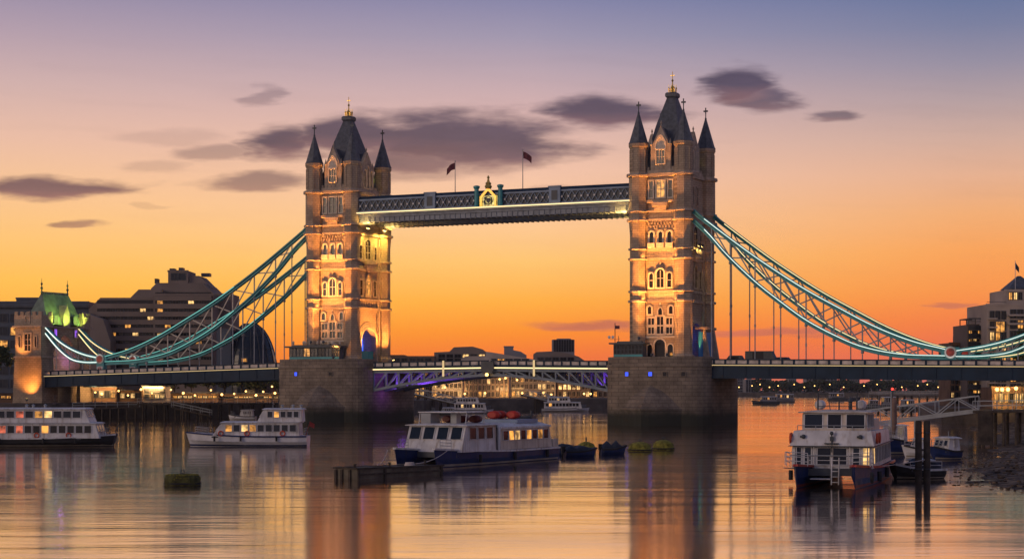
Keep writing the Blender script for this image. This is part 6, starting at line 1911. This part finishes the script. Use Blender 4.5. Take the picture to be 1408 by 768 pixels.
# ---- passenger boats under way at the left
def river_boat(label, px0, px1, Y, face, fb, hull, cabins, name='river_boat', beam=4.4, group=None, boot='boot_top', stripe=None, masts=(), rail=True, blunt=.1, rz_add=0.0):
    x0, x1 = (px0 - 704) / F * Y, (px1 - 704) / F * Y
    Lb = x1 - x0
    rz = (0 if face > 0 else math.pi) + rz_add
    root = thing(name, label, 'boat', ((x0 + x1) / 2, Y, 0), rz=rz, group=group, local=True)
    make_hull(root, Lb, beam, fb, hull, .45, blunt, 0, stripe, boot)
    dk = MB(); dk.box(-Lb / 2 + .2, Lb * .3, -beam * .42, beam * .42, fb - .18, fb - .02); dk.build('deck', 'steel_dark', root)
    for (q0, q1, w, z0, z1, n, mat, glass, lit, rake) in cabins:
        a, b = -Lb / 2 + Lb * q0, -Lb / 2 + Lb * q1
        cb = cabin_box(root, a, b, w, z0, z1, mat, rake, .1, 'white_paint', .2)
        for qd in side_quads(a + .3, b - .35 - rake, w - .02, z0 + (z1 - z0) * .36, z1 - .18): panes(cb, qd, n, glass, .16, lit)
        panes(cb, [(b - rake * .42 + .02, -w / 2 + .15, z0 + (z1 - z0) * .42), (b - rake * .42 + .02, w / 2 - .15, z0 + (z1 - z0) * .42), (b - rake * .9, w / 2 - .15, z1 - .15), (b - rake * .9, -w / 2 + .15, z1 - .15)], 3, glass, .12)
    for (q, zz0, zz1, r) in masts:
        mm = MB(); x = -Lb / 2 + Lb * q; mm.tube([(x, 0, zz0), (x, 0, zz1)], r, 6, r * .5); mm.build('mast', 'steel_pale', root)
    if Y < 240 and Lb > 8:      # near enough to show their gear
        zc, wc = cabins[0][4], cabins[0][2]
        for q in (.2, .5, .72):
            for s_ in (-1, 1):
                lb_ = MB(); lb_.torus((-Lb / 2 + Lb * q, s_ * (wc / 2 + .1), cabins[0][3] + .35), .27, .07, 'y', 14, 5); lb_.build('lifebuoy', 'orange_plastic', root)
                fm_ = MB(); fm_.tube([(-Lb / 2 + Lb * (q + .05), s_ * (beam / 2 + .15), fb), (-Lb / 2 + Lb * (q + .05), s_ * (beam / 2 + .15), fb - .6)], .12, 7); fm_.build('fender', 'black_rubber', root)
        zr = cabins[-1][4] + .15; xr = -Lb / 2 + Lb * (cabins[-1][0] + cabins[-1][1]) / 2
        an = MB(); an.tube([(xr + 1, .3, zr), (xr + 1, .3, zr + 1.5)], .03); an.tube([(xr + .4, -.5, zr), (xr + .4, -.5, zr + .9)], .03); an.bar((xr + .9, -.5, zr + .5), (xr + .9, .9, zr + .5), .1, .12); an.build('aerial', 'steel_dark', root)
        for k in range(3):
            vb_ = MB(); vb_.lathe([(.16, zr - .02), (.16, zr + .3), (.26, zr + .32), (.05, zr + .45)], xr - 2.4 + k * 1.1, .6 * (-1) ** k, 8); vb_.build('roof_vent', 'steel_pale', root)
        sf = MB(); sf.tube([(-Lb / 2 + .3, 0, fb), (-Lb / 2 - .2, 0, fb + 1.7)], .03); sf.add([(-Lb / 2 - .2, 0, fb + 1.65), (-Lb / 2 - .12, .02, fb + 1.1), (-Lb / 2 - .7, .1, fb + .85), (-Lb / 2 - .75, .1, fb + 1.35)], [(0, 1, 2, 3)]); sf.build('stern_flag', 'red_paint', root)
        rails(root, [(-Lb / 2 + .3, -beam * .4, fb), (-Lb / 2 + .3, beam * .4, fb)], .9)
    if rail: rails(root, [(Lb * .33, beam * .36, fb + .05), (Lb * .45, beam * .2, fb + .25), (Lb * .45, -beam * .2, fb + .25), (Lb * .33, -beam * .36, fb + .05)], .8)
    return root
WP = 'white_paint'
river_boat('white double-deck passenger boat with black hull at the left edge', -42, 156, 214, 1, 1.0, 'black_rubber',
           [(.04, .93, 4.2, .98, 2.65, 14, WP, 'glass_dark', {3: 'raft_red_glow', 5: 'raft_red_glow', 8: 'glow_amber'}, .5), (.2, .86, 3.9, 2.8, 4.35, 9, WP, 'glass_blue', {4: 'glow_amber', 5: 'glow_warm', 2: 'raft_red_glow'}, .6)], beam=4.8, blunt=.25, stripe=WP)
river_boat('grey-white cabin cruiser with dark bow between the left boat and the pier', 262, 424, 214, -1, 1.25, 'white_hull',
           [(.06, .80, 3.9, 1.2, 2.75, 9, WP, 'glass_blue', {0: 'glow_amber', 2: 'glow_warm', 3: 'glow_amber'}, 1.2), (.04, .42, 3.4, 2.9, 4.3, 5, WP, 'glass_blue', {1: 'glow_amber'}, .8)], beam=4.4, boot='navy_paint', stripe='navy_paint', masts=((.3, 4.3, 5.2, .05),))
# ---- boats at the far landing stages
river_boat('white two-deck tour boat moored below the left half of the main span', 622, 677, 469, 1, .9, 'white_hull', [(.05, .86, 4, .9, 2.5, 10, WP, 'glass_dark', {2: 'glow_warm', 6: 'glow_warm'}, .5), (.1, .68, 3.6, 2.62, 3.9, 7, WP, 'glass_dark', None, .5)])
river_boat('white two-deck tour boat moored beside the nearer pier', 745, 809, 500, 1, .9, 'white_hull', [(.05, .86, 4, .9, 2.5, 10, WP, 'glass_dark', {1: 'glow_amber'}, .5), (.12, .62, 3.6, 2.62, 3.9, 7, WP, 'glass_dark', {3: 'glow_warm'}, .5)])
river_boat('small grey launch moored at the foot of the left jetty', 316, 352, 378, -1, .8, 'white_hull', [(.1, .6, 2.6, .8, 2.0, 5, WP, 'glass_dark', None, .4)], beam=2.8)
river_boat('low dark motor yacht moored behind the tour boat', 592, 628, 440, -1, .8, 'steel_dark', [(.1, .6, 2.4, .8, 1.7, 4, 'steel_pale', 'glass_dark', None, .5)], beam=2.6)
# ---- far moorings on the right
river_boat('dark barge with low deckhouse, nearest the nearer pier on the far reach', 1035, 1071, 690, -1, 1.1, 'steel_dark', [(.1, .7, 4, 1.1, 2.9, 6, 'far_block', 'glass_dark', {2: 'glow_amber'}, .3)], group='barges moored on the far reach')
river_boat('pale houseboat moored beyond the dark barge on the far reach', 1062, 1092, 780, -1, 1.2, 'far_block', [(.05, .85, 4, 1.2, 3.4, 7, 'far_block', 'glass_dark', {1: 'glow_amber', 4: 'glow_warm'}, .3)], group='barges moored on the far reach')
river_boat('long dark barge moored at mid distance on the far reach', 1138, 1182, 850, 1, 1.3, 'steel_dark', [(.05, .5, 4, 1.3, 3.6, 6, 'far_block', 'glass_dark', {3: 'glow_amber'}, .3)], group='barges moored on the far reach')
river_boat('dark working barge with gear on deck behind the ferry', 1185, 1232, 555, -1, 1.2, 'steel_dark', [(.05, .4, 4.4, 1.2, 3.6, 4, 'far_block', 'glass_dark', None, .3), (.55, .8, 3.4, 1.2, 2.6, 3, 'steel_dark', 'glass_dark', None, .3)], masts=((.5, 1.2, 5.5, .09), (.8, 1.2, 4.6, .07)), group='barges moored on the far reach')
river_boat('dark working barge right of the red mast light', 1236, 1276, 520, 1, 1.1, 'steel_dark', [(.1, .5, 4, 1.1, 3.0, 4, 'far_block', 'glass_dark', {1: 'glow_amber'}, .3)], masts=((.7, 1.1, 5.0, .08),), group='barges moored on the far reach')
# ---- moorings by the beach
fb_ = river_boat('blue-hulled fishing boat with tall white mast and furled tan sail behind the ferry', 1204, 1250, 190, -1, 1.3, 'navy_paint', [(.1, .45, 2.4, 1.25, 2.9, 3, WP, 'glass_dark', None, .3)], beam=3.2, masts=((.62, 1.2, 6.6, .12),), rz_add=1.05, blunt=.2)
sl_ = MB(); sl_.lathe([(.28, 1.9), (.36, 2.6), (.30, 5.4), (.12, 5.9)], -.5, 0, 8, smooth=True); sl_.build('furled_sail', 'sail_tan', fb_)
rl = thing('mast_light', 'red warning light on a slim post above the fishing boat', 'light', (P(1227, 535, 232).x, 232, 0), local=True)
mb = MB(); mb.lathe([(.14, -.5), (.09, 6.5)], 0, 0, 7); mb.build('post', 'steel_dark', rl); mb = MB(); mb.ball((0, 0, 6.7), .15); mb.build('lamp', 'lamp_red', rl)
river_boat('small white cabin cruiser with dark hull at the edge of the beach', 1280, 1317, 176, -1, .85, 'navy_paint', [(.1, .72, 2.2, .8, 2.0, 3, WP, 'glass_blue', {0: 'glow_amber'}, .35)], beam=2.5, masts=((.3, 2.0, 2.7, .04),), rz_add=.5, blunt=.3)
river_boat('low white motor boat between the fishing boat and the cabin cruiser', 1243, 1280, 181, -1, .8, 'white_hull', [(.2, .65, 2.0, .75, 1.75, 3, WP, 'glass_blue', None, .5)], beam=2.4, rz_add=.3, blunt=.2)
wk = river_boat('dark workboat with white bulwark stripes beside the mooring piles', 1224, 1296, 139.5, -1, .75, 'black_rubber', [(.28, .55, 1.9, .7, 1.35, 2, 'canvas_blue', 'glass_dark', None, .2)], beam=2.4, rz_add=.45, blunt=.35, stripe='white_paint', rail=False)
rails(wk, [(-1.6, 1.05, .75), (1.4, 1.05, .8)], .55, 'white_paint', 2)
cv = MB(); cv.loft([[(x, .95 * w * math.cos(a), .72 + .95 * hh * math.sin(a)) for a in [math.pi * i / 8 for i in range(9)]] for x, w, hh in ((-1.8, .8, .5), (-1.2, 1, .95), (-.6, .9, .7), (.1, 1, .9), (.7, .8, .55))], closed=False, caps=False, smooth=True); cv.build('tarpaulin', 'canvas_blue', wk)

# ---- the timber barge before the tour boat
a, b = Vector((-11.75, 138.0)), Vector((-5.6, 146.4)); d = (b - a); Lb = d.length
mbg = thing('mooring_barge', 'weathered timber mooring barge in front of the tour boat', 'barge', (a.x, a.y, 0), rz=math.atan2(d.y, d.x), local=True)
mb = MB(); mb.loft([[(0, 0, -.4), (0, 2.2, -.4), (0, 2.2, .8), (0, 0, .8)], [(Lb, 0, -.4), (Lb, 2.2, -.4), (Lb, 2.2, .66), (Lb, 0, .66)]], smooth=False); mb.build('hull', 'wet_timber', mbg)
mb = MB()
for x in (.1, 3.2, Lb - .2): mb.box(x - .11, x + .11, -.12, -.003, -.3, .72)
mb.bar((0, -.06, .35), (Lb, -.06, .3), .12, .12)
for x in (.3, 4.4, 8.8): mb.lathe([(.09, .7), (.09, 1.05), (.14, 1.07), (.12, 1.15)], x, .5, 7)
for y in (.7, 1.5, 2.1): mb.box(-.14, -.003, y - .1, y + .1, -.3, .7)
mb.bar((-.15, .02, .83), (Lb + .1, .02, .7), .3, .14); mb.bar((-.15, 2.2, .83), (Lb + .1, 2.2, .7), .3, .14); mb.bar((0, .18, .83), (0, 2.0, .83), .28, .13)
mb.build('timber_frame', 'dark_timber', mbg)
mb = MB()
for i in range(9): mb.box(.3 + i * 1.08, 1.3 + i * 1.08, .3, 2.0, .6 - i * .015, .80 - i * .015 + .03 * (i % 3))
mb.build('planking', 'wet_timber', mbg)
mb = MB(); mb.torus((7.6, 1.1, .8), .35, .09, 'z', 14, 6); mb.torus((7.6, 1.1, .95), .3, .08, 'z', 14, 6); mb.build('rope_coil', 'panel_pale', mbg)
# ---- mossy buoy
def mossy(px, py, Y, rx, ry, hgt, label, square=True, group=None, tyre_=True, name='mooring_buoy'):
    p = P(px, py, Y); root = thing(name, label, 'buoy', (p.x, Y, 0), group=group, local=True)
    from mathutils import noise
    mb = MB(); n_ = 24; rings = []
    pr = ((.9, -.35), (.98, .05), (1.0, hgt * .45), (.99, hgt * .7), (.90, hgt * .93), (.55, hgt * 1.03), (.2, hgt * 1.08)) if square else ((.92, -.3), (1.0, .1), (.98, hgt * .3), (.88, hgt * .6), (.65, hgt * .86), (.3, hgt), (.08, hgt * 1.03))
    for k, z in pr:
        rg = []
        for i in range(n_):
            A = 2 * math.pi * i / n_; pw = 2.6 if square else 2.0
            rr = 1 / ((abs(math.cos(A)) ** pw + abs(math.sin(A)) ** pw) ** (1 / pw))
            q = k * rr * (1 + .05 * noise.noise(Vector((A * 2, z * 3, px))))
            rg.append((rx * q * math.cos(A), ry * q * math.sin(A), z + .05 * noise.noise(Vector((A * 3, k * 5, px)))))
        rings.append(rg)
    mb.loft(rings, smooth=not square); mb.build('float', 'moss_dark' if square else 'moss', root)
    tm = MB(); rt = random.Random(int(px))
    for i in range(420 if square else 160):
        A = rt.uniform(0, 6.283); k = rt.random() ** .5 * (.98 if square else .9)
        z = (hgt * (1.03 - .12 * k ** 6)) if square else hgt * (1.02 - .7 * k * k)
        if rt.random() < .4: k = .98 if square else .94; z = hgt * rt.uniform(.45, .8)
        tm.ball((rx * k * math.cos(A), ry * k * math.sin(A), z), rt.uniform(.03, .08), None, rt.uniform(.02, .05), 5, 4)
    tm.build('moss', 'moss', root)
    rm = MB(); rm.torus((0, 0, .12), 1, .07, 'z', 24, 6); rm.v = [(x * rx, y * ry, z) for x, y, z in rm.v]; rm.build('waterline_band', 'black_rubber', root)
    ey = MB(); ey.torus((0, 0, hgt * 1.12 + .1), .13, .035, 'y', 12, 5); ey.build('mooring_ring', 'steel_dark', root)
mossy(251, 667, 130.5, 1.28, 1.0, .74, 'squat mossy square buoy alone in the open water at lower left')
mossy(912, 618, 203, 1.22, 1.1, 1.05, 'domed mossy green buoy at the right end of the boat string', False, 'mossy domed buoys')
mossy(880, 620, 199, 1.3, 1.2, .95, 'duller mossy buoy left of the green dome', False, 'mossy domed buoys')
# ---- covered dinghies
def dinghy(px, Y, Lb, label, rz, hump):
    p = P(px, 0, Y); root = thing('dinghy', label, 'dinghy', (p.x, Y, 0), rz=rz, group='small boats strung behind the tour boat', local=True)
    make_hull(root, Lb, 1.9, .62, 'navy_paint', .35, .25, 0, 'black_rubber', 'navy_paint')
    cv = MB(); cv.loft([[(x * Lb, .86 * w * math.cos(a), .6 + hh * math.sin(a) ** .8) for a in [math.pi * i / 10 for i in range(11)]] for x, w, hh in hump], closed=False, caps=False, smooth=False); cv.build('cover', 'canvas_blue', root)
    mo = MB(); mo.box(-Lb * .5 - .25, -Lb * .5 + .1, -.2, .2, .5, 1.1); mo.tube([(-Lb * .5 - .1, 0, .5), (-Lb * .5 - .2, 0, -.3)], .08); mo.build('outboard', 'black_rubber', root)
dinghy(796, 181, 3.1, 'larger covered dinghy right behind the tour boat', .25, ((-.5, .9, .25), (-.3, 1, .6), (-.1, .95, .35), (.12, 1, .55), (.25, .9, .45), (.42, .35, .3)))
dinghy(842, 188, 2.4, 'smaller blue covered dinghy with two peaked humps', .1, ((-.5, .9, .3), (-.25, .9, .85), (-.05, .9, .4), (.15, .9, .9), (.3, .7, .5), (.42, .35, .3)))
dinghy(779, 187, 2.6, 'dark tender half hidden between the tour boat and the larger dinghy', .5, ((-.5, .9, .3), (-.2, .9, .6), (.1, .9, .5), (.42, .35, .3)))
rt_ = thing('raft', 'small mossy wooden raft carried behind the larger dinghy', 'raft', (P(806, 0, 192).x, 192, 0), local=True)
mb = MB(); mb.lathe([(1.0, -.2), (1.05, .5), (.8, .95), (.3, 1.2)], 0, 0, 10); mb.build('float', 'moss', rt_)
mb = MB(); mb.tube([(0, 0, 1.1), (0, 0, 1.7)], .09); mb.build('post', 'steel_dark', rt_)

# ---- mooring lines
def line(p, q, sag, label):
    p, q = Vector(p), Vector(q); pts = []
    for i in range(13):
        t_ = i / 12; c = p.lerp(q, t_); c.z -= sag * 4 * t_ * (1 - t_); pts.append(c - p)
    mb = MB(); mb.tube(pts, .035, 5); o = mb.build('mooring_line', 'panel_pale'); o.location = p; tag(o, label, 'rope')
line((18.9, 126.6, 1.4), (31.0, 136.0, 1.6), .35, 'mooring rope from the bow of the ferry to the mooring piles')
line((-5.6, 157.8, 1.5), (-7.6, 144.0, .95), .25, 'mooring rope from the tour boat down to the timber barge')
line((-11.0, 161.0, 1.4), (-10.4, 140.4, 1.0), .3, 'slack rope from the far tour boat bow to the left end of the barge')
# ================================================================ the evening air
hz = MB(); hz.box(-1600, 1600, -55, 1750, -2.6, 75)
m = bpy.data.materials.new('haze'); m.use_nodes = True; MT['haze'] = m
t = m.node_tree; t.nodes.clear()
pv = nd(t, 'ShaderNodeVolumePrincipled'); pv.inputs['Color'].default_value = (0.9, 0.86, 0.86, 1); pv.inputs['Density'].default_value = 0.00006
om = nd(t, 'ShaderNodeOutputMaterial'); t.links.new(pv.outputs[0], om.inputs['Volume'])
o = hz.build('haze', 'haze'); tag(o, 'thin pale evening haze over the river', 'haze', kind='stuff')
SC.cycles.volume_bounces = 0
